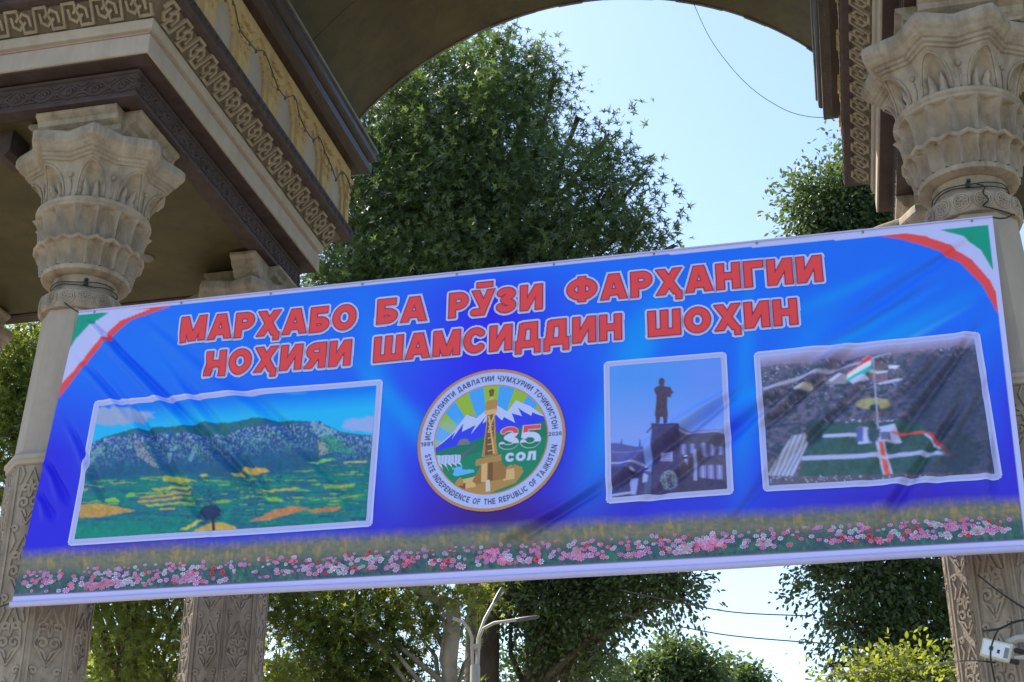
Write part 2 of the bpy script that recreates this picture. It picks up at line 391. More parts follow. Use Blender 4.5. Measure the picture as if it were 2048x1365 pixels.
def vault():
    cx, cz, R0, R1, ya, yb = -2.05, 8.08, 3.314, 3.58, 7.95, 12.5
    a0, a1 = R_(31), R_(149); n = 64
    b = MB(); L = []
    ys = np.linspace(ya, yb, 9)
    for i in range(n+1):
        q = a0+(a1-a0)*i/n; c, s_ = math.cos(q), math.sin(q)
        loop = [(cx+R0*c, y, cz+R0*s_) for y in ys]+[(cx+R1*c, y, cz+R1*s_) for y in ys[::-1]]
        L.append(loop)
    b.loops(L, True, True, True)
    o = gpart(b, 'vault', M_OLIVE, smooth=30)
    for yy in (9.35, 11.05):
        e = MB(); e.loops([[(cx+r_*math.cos(q), y_, cz+r_*math.sin(q)) for r_, y_ in ((R0+.01, yy-.012), (R0-.004, yy-.008), (R0-.004, yy+.008), (R0+.01, yy+.012))] for q in np.linspace(a0, a1, 65)], True, True, True)
        e.build('joint_strip', M_OLIVE, o)
    # tin edge strip along the far rim, in short lapped lengths
    m = 26
    for i in range(m):
        q0, q1 = a0+(a1-a0)*i/m, a0+(a1-a0)*(i+1)/m; e = MB(); dr = .006*math.sin(i*2.3)
        loop = lambda q: [(cx+(R0-.012+dr)*math.cos(q), 12.5, cz+(R0-.012+dr)*math.sin(q)), (cx+(R0+.10)*math.cos(q), 12.503, cz+(R0+.10)*math.sin(q)), (cx+(R0+.10)*math.cos(q), 12.53, cz+(R0+.10)*math.sin(q)), (cx+(R0-.012+dr)*math.cos(q), 12.53, cz+(R0-.012+dr)*math.sin(q))]
        e.loops([loop(q0), loop((q0+q1)/2), loop(q1+.002)], True, True, True)
        e.build('edge_flashing', M_GREY, o)
vault()

# ---------------------------------------------------------------- columns
def star(q, ro=1.0, ri=.80):
    k = ((q-R_(22.5)) % R_(45))/R_(45)
    t = abs(k-.5)*2                      # 1 at a point of the star, 0 in the notch
    # straight edge between notch and tip, tip slightly blunted
    a = R_(22.5)*(1-t)
    ax, ay = ro, 0.0; bx, by = ri*math.cos(R_(22.5)), ri*math.sin(R_(22.5))
    ca, sa = math.cos(a), math.sin(a)
    d = ca*(by-ay)-sa*(bx-ax)
    r = (ax*(by-ay)-ay*(bx-ax))/d if abs(d) > 1e-9 else ro
    return min(r, ro*.985)
def panel_mesh(name, r0, r1, z0, z1, width, depth, ridge, toplip, nz=7, na=8):
    """a hollow flute: concave across, flaring outwards at its top, with a pointed top edge"""
    b = MB(); L = []
    for i in range(nz+1):
        t = i/nz; row = []
        for j in range(na+1):
            u = j/na*2-1; q = u*width/2
            conc = depth*(1-u*u)*(.35+.65*math.sin(math.pi*min(1, t*1.0)*.9+.25))
            fl = toplip*max(0, t-.72)**2/.0784
            r = r0+(r1-r0)*t+fl-conc+ridge*1.5*(abs(u)**9)
            zz = z0+(z1-z0)*t + (.028*(1-abs(u))*t**4 if toplip else 0)
            row.append((r*math.sin(q), -r*math.cos(q), zz))
        L.append(row)
    b.loops(L, closed=False)
    top = L[-1]; inner = [(p[0]*.86, p[1]*.86, p[2]-.004) for p in top]
    b.loops([top, inner], closed=False)
    return b.mesh(name, True)
NF, NP = 16, 20
ME_FLUTE = panel_mesh('flute', .372, .405, 6.775, 7.06, 2*math.pi/NF, .080, .016, .040)
ME_PETAL = panel_mesh('petal', .338, .372, 6.60, 6.775, 2*math.pi/NP, .052, .014, .034, 6, 6)
def zig_mesh():
    b = MB(); q = math.pi/NP
    def loop(r, z, d): return [(r*math.sin(a), -r*math.cos(a), z+d*(1-abs(a)/q)) for a in (-q, 0, q)]
    b.loops([loop(.36, 6.765, .030), loop(.415, 6.770, .030), loop(.428, 6.785, .030), loop(.418, 6.800, .030), loop(.36, 6.806, .030)], closed=False)
    return b.mesh('zigzag')
ME_ZIG = zig_mesh()
def bell_r(q, t, cut=True):
    r = .405+(.80*.685*star(q)-.405)*t**1.9
    if cut:
        a = abs(((q-R_(22.5)+R_(22.5)) % R_(45))-R_(22.5))/R_(15)
        m = .93*(1-min(1, a)**1.7)-t
        if a < 1 and m > 0: r -= .075*min(1, m/.22)**.7*(1-.45*a)
    return r
def lily_mesh():
    """pointed niche under a point of the star: raised rim and a folded leaf in it"""
    b = MB()
    def pt(a, t, off): r = bell_r(a-R_(90), t, False)+off; return (r*math.cos(a-R_(90)), r*math.sin(a-R_(90)), 7.155+.300*t)
    rim = [pt(R_(22.5)-R_(15)*math.cos(k*math.pi/12)*(1-.12*(math.sin(k*math.pi/12)))**1, .02+.88*math.sin(k*math.pi/12)**.75, .006) for k in range(13)]
    b.tube(rim, .0085, 5)
    for s in (-1, 1):
        L = []
        for i in range(7):
            t = .02+.46*i/6; wv = .03*math.sin(i*1.9); row = []
            for j in range(5):
                u = j/4; a = R_(22.5)+s*(R_(6.2)+R_(5.6)*(u*2-1)*(1-.8*(i/6)**2))
                row.append(pt(a, t, -.045+.045*(1-(2*u-1)**2)*(1-.35*i/6)+wv*.3+.02*(i/6)**3))
            L.append(row)
        b.loops(L if s > 0 else [r[::-1] for r in L], closed=False)
    return b.mesh('niche_leaf', True)
ME_LILY = lily_mesh()
def bud_mesh():
    b = MB(); t = .62
    def pt(a, t, off): r = bell_r(a-R_(90), t)+off; return (r*math.cos(a-R_(90)), r*math.sin(a-R_(90)), 7.155+.300*t)
    b.tube([pt(0, .03, .004), pt(.02, .25, .006), pt(0, .5, .008)], .006, 5)
    c = Vector(pt(0, .6, .010))
    prof = [(.004, -.018), (.016, -.012), (.018, 0), (.024, .012), (.014, .016), (.003, .02)]
    b.add(*(lambda m: ([(c.x+p[0], c.y+p[1], c.z+p[2]) for p in m.v], m.f))(MB().lathe(prof, 8)))
    return b.mesh('bud', True)
ME_BUD = bud_mesh()
def rosette_mesh():
    b = MB()
    ringp = [(.058*math.cos(a), .058*math.sin(a)) for a in np.linspace(0, 2*math.pi, 19)]
    P = [ringp, [(.044*math.cos(a), .044*math.sin(a)) for a in np.linspace(0, 2*math.pi, 17)]]
    for k in range(8):
        a = k*math.pi/4; P.append([(0.008*math.cos(a), .008*math.sin(a)), (.026*math.cos(a+.18), .026*math.sin(a+.18)), (.042*math.cos(a), .042*math.sin(a))])
    return relief(P, .0085).mesh('rosette')
ME_ROS = rosette_mesh()
def pedestal_panel(h, w0):
    """arabesque panel for one face of an octagonal pedestal (XZ, proud to -Y)"""
    P = []; hw = w0/2
    P.append([(-hw+.02, 0), (-hw+.02, h)]); P.append([(hw-.02, 0), (hw-.02, h)])
    z = 0.02; k = 0
    while z < h-.42:
        P.append([(0, z), (-hw*.62, z+.14), (-hw*.55, z+.24), (0, z+.42)]); P.append([(0, z), (hw*.62, z+.14), (hw*.55, z+.24), (0, z+.42)])
        for s in (-1, 1):
            P.append(scroll_curve(s*hw*.30, z+.16, .045, 1.25, -.6, s)); P.append(scroll_curve(s*hw*.28, z+.28, .034, -1.2, .9, s))
            P.append([(s*hw*.05, z+.05), (s*hw*.2, z+.10), (s*hw*.48, z+.12)])
            P.append([(s*hw*.68, z+.30), (s*hw*.5, z+.38), (s*hw*.66, z+.44)])
            P.append(scroll_curve(s*hw*.58, z+.47, .028, 1.1, .3, s, 12))
            P.append([(s*hw*.02, z+.20), (s*hw*.10, z+.25), (s*hw*.02, z+.33)])
        z += .50; k += 1
    return relief(P, .016).mesh('arabesque')
PW = 2*.365*math.sin(R_(22.5))
ME_ARAB = pedestal_panel(2.45, PW)
def column(cx, cy, imp_dx=0.0, slim=False):
    T = Matrix.Translation((cx, cy, 0))
    sh = MB().lathe([(.34, 5.085), (.286, 6.245)], 8, R_(22.5)); 
    s_ = gpart(sh, 'column', M_PLAS, M=T)
    def sub(b, name, mat=M_STONE, sm=None, M=None):
        o = b.build(name, mat, s_, M)
        if sm: smooth_by_angle(o, sm)
        return o
    pd = sub(MB().lathe([(.50, 0), (.50, .35), (.46, .42), (.40, .45), (.365, .55), (.365, 4.965)], 8, R_(22.5)), 'pedestal')
    sub(MB().lathe([(.366, 4.967), (.385, 4.975), (.385, 5.0), (.40, 5.012), (.40, 5.04), (.37, 5.062), (.352, 5.083)], 8, R_(22.5)), 'base_moulding', M_PLAS)
    sub(MB().lathe([(.285, 6.247), (.305, 6.25), (.314, 6.262), (.314, 6.385), (.30, 6.40), (.27, 6.412)], 40), 'collar_ring', sm=40)
    sub(MB().lathe([(.245, 6.414), (.237, 6.45), (.237, 6.52), (.25, 6.548)], 36), 'neck', sm=40)
    sub(MB().lathe([(.235, 6.55), (.29, 6.552), (.335, 6.565), (.342, 6.58), (.34, 6.60), (.30, 6.60)], 40), 'cup', sm=40)
    sub(MB().lathe([(.25, 6.61), (.27, 6.79), (.31, 7.06)], 40), 'core', sm=40)
    sub(MB().lathe([(.36, 7.062), (.425, 7.064), (.437, 7.074), (.437, 7.098), (.445, 7.104), (.452, 7.118), (.447, 7.135), (.425, 7.147), (.40, 7.152)], 48), 'lip_ring', sm=50)
    b = MB(); nn = 192
    L = [[(bell_r(q, t)*math.cos(q), bell_r(q, t)*math.sin(q), 7.155+.300*t) for q in [2*math.pi*j/nn for j in range(nn)]] for t in np.linspace(0, 1, 22)]
    b.loops(L, True, True, True); sub(b, 'bell', sm=45); nn = 96
    prof = [(.80, 7.398), (.83, 7.402), (.83, 7.43), (.865, 7.437), (.865, 7.468), (.90, 7.476), (.935, 7.50), (.95, 7.525), (.985, 7.55), (1.0, 7.575), (1.0, 7.635), (.985, 7.665), (.95, 7.684)]
    b = MB(); L = [[(.685*k*star(q)*math.cos(q), .685*k*star(q)*math.sin(q), 7.452+(z-7.398)*.81) for q in [2*math.pi*j/nn for j in range(nn)]] for k, z in prof]
    b.loops(L, True, True, True); sub(b, 'star_abacus', sm=20)
    # impost of two crossed brackets with scrolled ends
    def brk(l, hw, z1):
        h = 7.690
        pr = [(-l, z1), (-l, z1-.03), (-l+.04, z1-.06), (-l+.05, z1-.10), (-l+.10, z1-.13), (-l+.11, z1-.17), (-l+.17, h), (l-.17, h), (l-.11, z1-.17), (l-.10, z1-.13), (l-.05, z1-.10), (l-.04, z1-.06), (l, z1-.03), (l, z1)]
        return MB().prism(pr, -hw, hw)
    I = Matrix.Translation((imp_dx, 0, 0))
    if slim: sub(brk(.40, .30, 7.916), 'impost', M=I); sub(brk(.66, .13, 7.913), 'impost', M=Matrix.Translation((.16, 0, 0)) @ Matrix.Rotation(R_(90), 4, 'Z'))
    else: sub(brk(.50, .35, 7.916), 'impost', M=I); sub(brk(.49, .352, 7.913), 'impost', M=I @ Matrix.Rotation(R_(90), 4, 'Z'))
    P = []
    for cxx in (-.22, 0, .2):
        P.append(scroll_curve(cxx, 7.80, .06, 1.2, .4, 1)); P.append([(cxx-.1, 7.74), (cxx-.03, 7.77), (cxx+.06, 7.84), (cxx+.12, 7.86)])
    cm = relief(P, .009)
    me_c = cm.mesh('impost_carving')
    for k in range(0 if slim else 4): link('leaf_carving', me_c, M_STONE, s_, I @ Matrix.Rotation(R_(90*k), 4, 'Z') @ Matrix.Translation((0, -.353, 0)))
    for k in range(NF): link('flute', ME_FLUTE, M_STONE, s_, Matrix.Rotation(2*math.pi*k/NF, 4, 'Z'))
    for k in range(NP):
        link('petal', ME_PETAL, M_STONE, s_, Matrix.Rotation(2*math.pi*k/NP, 4, 'Z')); link('zigzag', ME_ZIG, M_STONE, s_, Matrix.Rotation(2*math.pi*k/NP, 4, 'Z'))
    for k in range(8):
        link('niche_leaf', ME_LILY, M_STONE, s_, Matrix.Rotation(k*math.pi/4, 4, 'Z')); link('bud', ME_BUD, M_STONE, s_, Matrix.Rotation(k*math.pi/4, 4, 'Z'))
    nr = 14
    for k in range(nr):
        link('rosette', ME_ROS, M_STONE, s_, Matrix.Rotation(2*math.pi*(k+.3)/nr, 4, 'Z') @ Matrix.Translation((0, -.3135, 6.325)))
    ap = .365*math.cos(R_(22.5))+.0005
    for k in range(8):
        if k in (3, 4): continue
        link('arabesque', ME_ARAB, M_STONE, s_, Matrix.Rotation(k*math.pi/4, 4, 'Z') @ Matrix.Translation((0, -ap, 2.50)))
    return s_
for o in (M_STONE,): pass
column(*FRONTCOL_L); column(*FRONTCOL_R, imp_dx=.14); column(-5.32, 11.75, slim=True); column(1.29, 11.75, imp_dx=.12); column(-8.6, 9.0); column(-8.6, 11.56)
# joist end under the left front beam, and a round ceiling light
b = MB(); b.prism([(-.09, 7.944), (-.09, 7.86), (-.06, 7.76), (-.02, 7.70), (.05, 7.70), (.09, 7.75), (.10, 7.944)], -.13, .13)
gpart(b, 'joist_end', M_BROWN, M=Matrix.Translation((-6.28, 8.85, 0)))
b = MB(); b.lathe([(.02, 7.925), (.085, 7.93), (.09, 7.944)], 24)
cl = b.build('ceiling_light', M_GREY, None, Matrix.Translation((-6.15, 11.05, 0))); smooth_by_angle(cl)
tag(cl, 'small pale round light on the olive ceiling beside the left capital', 'ceiling light')

# ================================================================ BANNER
# plane of the sheet: the foot stands a little farther forward than the head
YT, ZT, YB_, ZB = 8.60, 6.13, 8.52, 3.90
def plane_hit(px, py):
    d = ray(px, py); k = (YT-YB_)/(ZT-ZB)          # y = YB_ + k (z-ZB)
    t = (YB_+k*(CAMH-ZB))/(d[1]-k*d[2]); P = CC+t*d; return np.array([P[0], P[2]])
def plane_y(z): return YB_+(YT-YB_)/(ZT-ZB)*(z-ZB)
def plane_px(x, z):
    P = np.stack([x, plane_y(z), z], -1); return proj(P)
TL, TR, BL, BR = plane_hit(158, 625), plane_hit(1985, 435), plane_hit(24, 1206), plane_hit(2063, 1094)
def seg(p, q): return (*plane_hit(*p), *plane_hit(*q))
FOLDS = [  # (start px, end px, half width m, depth m)
    ((205, 668), (520, 985), .040, .034), ((300, 640), (640, 905), .05, .014), ((165, 720), (330, 905), .035, .018), ((140, 845), (215, 1010), .030, .016),
    ((250, 790), (420, 1060), .038, .022), ((350, 740), (560, 1010), .035, .018), ((420, 700), (700, 1000), .05, .010),
    ((95, 920), (140, 1010), .03, .02), ((80, 985), (110, 1040), .03, .018), ((520, 800), (760, 1060), .05, .008),
    ((1470, 790), (1215, 985), .046, .046), ((1600, 760), (1290, 1010), .05, .030), ((1720, 690), (1510, 870), .045, .040), ((1800, 700), (1540, 960), .045, .022),
    ((1900, 700), (1700, 900), .05, .014), ((1960, 650), (1740, 960), .045, .028), ((2000, 720), (1850, 1010), .045, .014), ((1930, 800), (1760, 1050), .04, .026),
    ((1960, 470), (1700, 640), .05, .014), ((1880, 560), (1560, 760), .05, .012), ((1230, 960), (990, 1110), .045, .030), ((1980, 860), (1990, 1000), .03, .016),
    ((1000, 470), (640, 600), .05, .004), ((180, 640), (240, 700), .02, .018), ((1620, 850), (1440, 1080), .05, .012)]
FS = [(*seg(a, b), w_, d_) for a, b, w_, d_ in FOLDS]
def fold(x, z):
    y = .012*np.sin(x*1.5+.5)*np.sin((z-ZB)*1.3)+.003*np.sin(x*5.1+z*3.3)
    for x0, z0, x1, z1, w_, d_ in FS:
        dx, dz = x1-x0, z1-z0; l2 = dx*dx+dz*dz; t = ((x-x0)*dx+(z-z0)*dz)/l2
        dist = ((x-x0)*dz-(z-z0)*dx)/math.sqrt(l2)
        env = np.exp(-np.maximum(0, np.abs(t-.5)-.28)**2/.035)
        wv = .72*w_*(1+.25*np.sin(t*6+x0*3))
        y = y + 1.35*d_*env*(np.exp(-(dist/wv)**2)-.75*np.exp(-((dist-1.7*wv)/(1.1*wv))**2))
    e = np.clip((z-ZB-.02)/.25, 0, 1)*np.clip((ZT-z)/.10, 0, 1)      # tight at hem and head rope
    return y*e
def to3d(x, z, off): return np.c_[x, plane_y(z)+fold(x, z)-off, z]

def srgb(c): c = np.asarray(c, float)/255; return np.where(c <= .04045, c/12.92, ((c+.055)/1.055)**2.4)
WREF = srgb((184, 186, 242))
def ink(c): return np.clip(srgb(c)*1.12, .003, .93)
def grid_quads(nx, ny):
    I = np.arange(nx*ny).reshape(ny, nx)
    return np.c_[I[:-1, :-1].ravel(), I[1:, :-1].ravel(), I[1:, 1:].ravel(), I[:-1, 1:].ravel()]
def mixc(C, c, a):
    a = np.clip(a, 0, 1)[..., None]; return C*(1-a)+np.asarray(c)*a
def inpoly(X, Y, poly):
    r = np.zeros(X.shape, bool); n = len(poly)
    for i in range(n):
        x0, y0 = poly[i]; x1, y1 = poly[(i+1) % n]
        if y0 == y1: continue
        c = ((y0 > Y) != (y1 > Y)) & (X < (x1-x0)*(Y-y0)/(y1-y0)+x0); r ^= c
    return r
def cover(X, Y, poly, s):
    return sum(inpoly(X+dx*s, Y+dy*s, poly) for dx, dy in ((-.4, -.15), (.15, -.4), (.4, .15), (-.15, .4)))/4.0
def sdbox(X, Y, x0, y0, x1, y1, hw):
    dx, dy = x1-x0, y1-y0; L = math.hypot(dx, dy); ux, uy = dx/L, dy/L
    mx, my = (x0+x1)/2, (y0+y1)/2; a = np.abs((X-mx)*ux+(Y-my)*uy)-L/2; c = np.abs(-(X-mx)*uy+(Y-my)*ux)-hw
    return np.hypot(np.maximum(a, 0), np.maximum(c, 0))+np.minimum(np.maximum(a, c), 0)
def sdline(X, Y, pts, hw):
    d = np.full(X.shape, 9.0)
    for (x0, y0), (x1, y1) in zip(pts[:-1], pts[1:]):
        dx, dy = x1-x0, y1-y0; l2 = dx*dx+dy*dy+1e-12; t = np.clip(((X-x0)*dx+(Y-y0)*dy)/l2, 0, 1)
        d = np.minimum(d, np.hypot(X-x0-t*dx, Y-y0-t*dy))
    return d-hw
def arcp(cx, cy, rx, ry, a0, a1, n=14): return [(cx+rx*math.cos(R_(a0+(a1-a0)*i/n)), cy+ry*math.sin(R_(a0+(a1-a0)*i/n))) for i in range(n+1)]
# glyphs in a box of cap height 1: (width, bars, curves, tail below the baseline)
def glyph(ch, h):
    k = h; lo, hi = k, 1-k
    V = lambda x, a=0, b=1: ('b', x, a, x, b)
    Hh = lambda y, a, b: ('b', a, y, b, y)
    W = .78
    if ch in 'МM': W = 1.02; s = [V(k), V(W-k), ('b', k, 1.05, W/2, -.02), ('b', W-k, 1.05, W/2, -.02)]
    elif ch in 'АA': W = .90; s = [('b', k*.75, -.08, W/2-k*.12, 1.08), ('b', W-k*.75, -.08, W/2+k*.12, 1.08), Hh(.29, .22, W-.22)]
    elif ch in 'РP': W = .74; s = [V(k), ('c', [(k, hi), (W*.5, hi)]+arcp(W*.5, .66, W*.5-k, .34-k, 90, -90)+[(k, .32+k)])]
    elif ch in 'ХXҲ':
        W = .88; s = [('b', k*.8, -.06, W-k*.8, 1.06), ('b', W-k*.8, -.06, k*.8, 1.06)]
    elif ch in 'ББ': W = .74; s = [V(k), Hh(hi, 0, W*.9), ('c', [(k, .60-k), (W*.5, .60-k)]+arcp(W*.5, .30, W*.5-k, .30-k, 90, -90)+[(k, lo)])]
    elif ch in 'ВB': W = .76; s = [V(k), ('c', [(k, hi), (W*.5, hi)]+arcp(W*.5, .74, W*.44-k, .26-k*.9, 90, -90)+[(k, .5)]), ('c', [(k, .5), (W*.5, .5)]+arcp(W*.5, .27, W*.5-k, .27-k, 90, -90)+[(k, lo)])]
    elif ch in 'ОO0': W = .90 if ch != '0' else .70; s = [('c', arcp(W/2, .5, W/2-k, .5-k, 0, 360, 26))]
    elif ch in 'УӮ': W = .86; s = [('b', k*.8, 1.06, W*.55, .30), ('b', W-k*.8, 1.06, W*.40, -.02), ('c', [(W*.42, .10), (W*.30, k), (W*.12, k)])]
    elif ch in 'З3': W = .72; s = [('c', arcp(W*.44, .74, W*.42-k*.6, .26-k, 160, -75, 12)+[(W*.34, .52)]), ('c', [(W*.34, .52)]+arcp(W*.44, .28, W*.52-k, .28-k, 75, -165, 12))]
    elif ch in 'ИN':
        W = .84; d = ('b', k*.9, -.04, W-k*.9, 1.04) if ch == 'И' else ('b', k*.9, 1.04, W-k*.9, -.04); s = [V(k), V(W-k), d]
    elif ch == 'Ф': W = 1.06; s = [V(W/2, -.0, 1.0), ('c', arcp(W/2, .5, W/2-k, .37-k*.55, 0, 360, 24))]
    elif ch in 'НH': W = .80; s = [V(k), V(W-k), Hh(.5, k, W-k)]
    elif ch == 'Г': W = .64; s = [V(k), Hh(hi, 0, W)]
    elif ch == 'Я': W = .80; s = [V(W-k), ('c', [(W-k, hi), (W*.5, hi)]+arcp(W*.5, .67, W*.46-k, .33-k, 90, 270)+[(W-k, .34+k)]), ('b', k*.6, -.05, W*.52, .42)]
    elif ch == 'Ш': W = 1.12; s = [V(k), V(W/2), V(W-k), Hh(lo, 0, W)]
    elif ch in 'СC': W = .84; s = [('c', arcp(W*.52, .5, W*.52-k, .5-k, 48, 312, 20))]
    elif ch == 'Д': W = .92; s = [('b', W*.30, .96, W*.20, .10), V(W*.74, .1, 1), Hh(hi, W*.26, W*.74+k), Hh(lo+.02, 0, W), ('t', k*.8, -.20, k*.8, .2), ('t', W-k*.8, -.20, W-k*.8, .2)]
    elif ch == 'Т' or ch == 'T': W = .74; s = [V(W/2), Hh(hi, 0, W)]
    elif ch in 'ҚКK': W = .80; s = [V(k), ('b', k, .36, W-k*.7, 1.05), ('b', W*.34, .56, W-k*.5, -.05)]
    elif ch == 'Л': W = .82; s = [V(W-k), Hh(hi, W*.26, W), ('b', W*.34, .96, W*.26, .16), ('c', [(W*.26, .2), (W*.18, k), (k, k)])]
    elif ch in 'ЧҶ': W = .76; s = [V(W-k), ('c', [(k, 1), (k, .62), (k*1.5, .48), (W*.45, .42), (W-k, .46)])]
    elif ch == 'S': W = .72; s = [('c', arcp(W*.5, .74, W*.46-k, .26-k, 25, 250, 12)+arcp(W*.5, .27, W*.5-k, .27-k, 85, -160, 12))]
    elif ch == 'E': W = .68; s = [V(k), Hh(hi, 0, W), Hh(.5, 0, W*.9), Hh(lo, 0, W)]
    elif ch == 'F': W = .64; s = [V(k), Hh(hi, 0, W), Hh(.5, 0, W*.88)]
    elif ch == 'L': W = .62; s = [V(k), Hh(lo, 0, W)]
    elif ch == 'D': W = .80; s = [V(k), ('c', [(k, hi), (W*.42, hi)]+arcp(W*.42, .5, W*.58-k, .5-k, 90, -90)+[(k, lo)])]
    elif ch == 'I': W = 2*k; s = [V(k)]
    elif ch == 'R': W = .80; s = [V(k), ('c', [(k, hi), (W*.5, hi)]+arcp(W*.5, .67, W*.46-k, .33-k, 90, -90)+[(k, .34+k)]), ('b', W-k*.6, -.05, W*.45, .42)]
    elif ch == 'U': W = .80; s = [('c', [(k, 1.2), (k, .36)]+arcp(W/2, .36, W/2-k, .36-k, 180, 360)+[(W-k, 1.2)])]
    elif ch == 'J': W = .60; s = [('c', [(W-k, 1.2), (W-k, .30)]+arcp(W/2, .30, W/2-k, .30-k, 0, -170))]
    elif ch == '1': W = .46; s = [V(W-k), ('b', W-k, .95, 0, .70)]
    elif ch == '9': W = .68; s = [('c', arcp(W/2, .66, W/2-k, .34-k, 0, 360, 20)), ('c', [(W-k, .66)]+arcp(W/2, .36, W/2-k, .36-k, 0, -150))]
    elif ch == '6': W = .68; s = [('c', arcp(W/2, .34, W/2-k, .34-k, 0, 360, 20)), ('c', [(k, .34)]+arcp(W/2, .64, W/2-k, .36-k, 180, 30))]
    elif ch == '2': W = .68; s = [('c', arcp(W/2, .68, W/2-k, .32-k, 165, -35)+[(k*1.1, lo)]), Hh(lo, 0, W)]
    elif ch == '5': W = .72; s = [Hh(hi, W*.14, W*.96), ('b', W*.20, 1, W*.14, .45), ('c', [(W*.16, .52), (W*.3, .62)]+arcp(W*.46, .34, W*.54-k, .34-k*.9, 95, -165))]
    else: W = .5; s = []
    if ch in 'ҲҚҶ': s.append(('t', W-k*.85, -.20, W-k*.85, .12))
    if ch == 'Ӯ': s.append(('t', W*.2, 1.20, W*.92, 1.20))
    return W, s
def glyph_sd(X, Y, ch, h):
    W, s = glyph(ch, h); d = np.full(X.shape, 9.0); tails = np.full(X.shape, 9.0)
    for q in s:
        if q[0] == 'c': d = np.minimum(d, sdline(X, Y, q[1], h))
        elif q[0] == 'b': d = np.minimum(d, sdbox(X, Y, *q[1:], h))
        else: tails = np.minimum(tails, sdbox(X, Y, *q[1:], h*.8))
    d = np.maximum(d, np.maximum(-Y, Y-1)); return np.minimum(d, tails)

banner = empty('banner', (-2.1, 8.6, 3.9))
tag(banner, 'wide blue festival banner with red lettering, three framed pictures and flowers, hung between columns', 'banner')
BI = Matrix.Translation((2.1, -8.6, -3.9))
def bpart(name, V, F, C, smooth=True, label=None):
    o = link(name, mesh_np(name, V, F, smooth, C), M_PRINT, banner, BI)
    if label: o['label'] = label
    return o
def quad_uv(q, nu, nv):
    """bilinear grid over plane points q = TL, TR, BR, BL"""
    u, v = np.meshgrid(np.linspace(0, 1, nu), np.linspace(0, 1, nv)); u = u.ravel()[:, None]; v = v.ravel()[:, None]
    P = (q[0]*(1-u)+q[1]*u)*(1-v)+(q[3]*(1-u)+q[2]*u)*v
    return P[:, 0], P[:, 1], u[:, 0], v[:, 0]

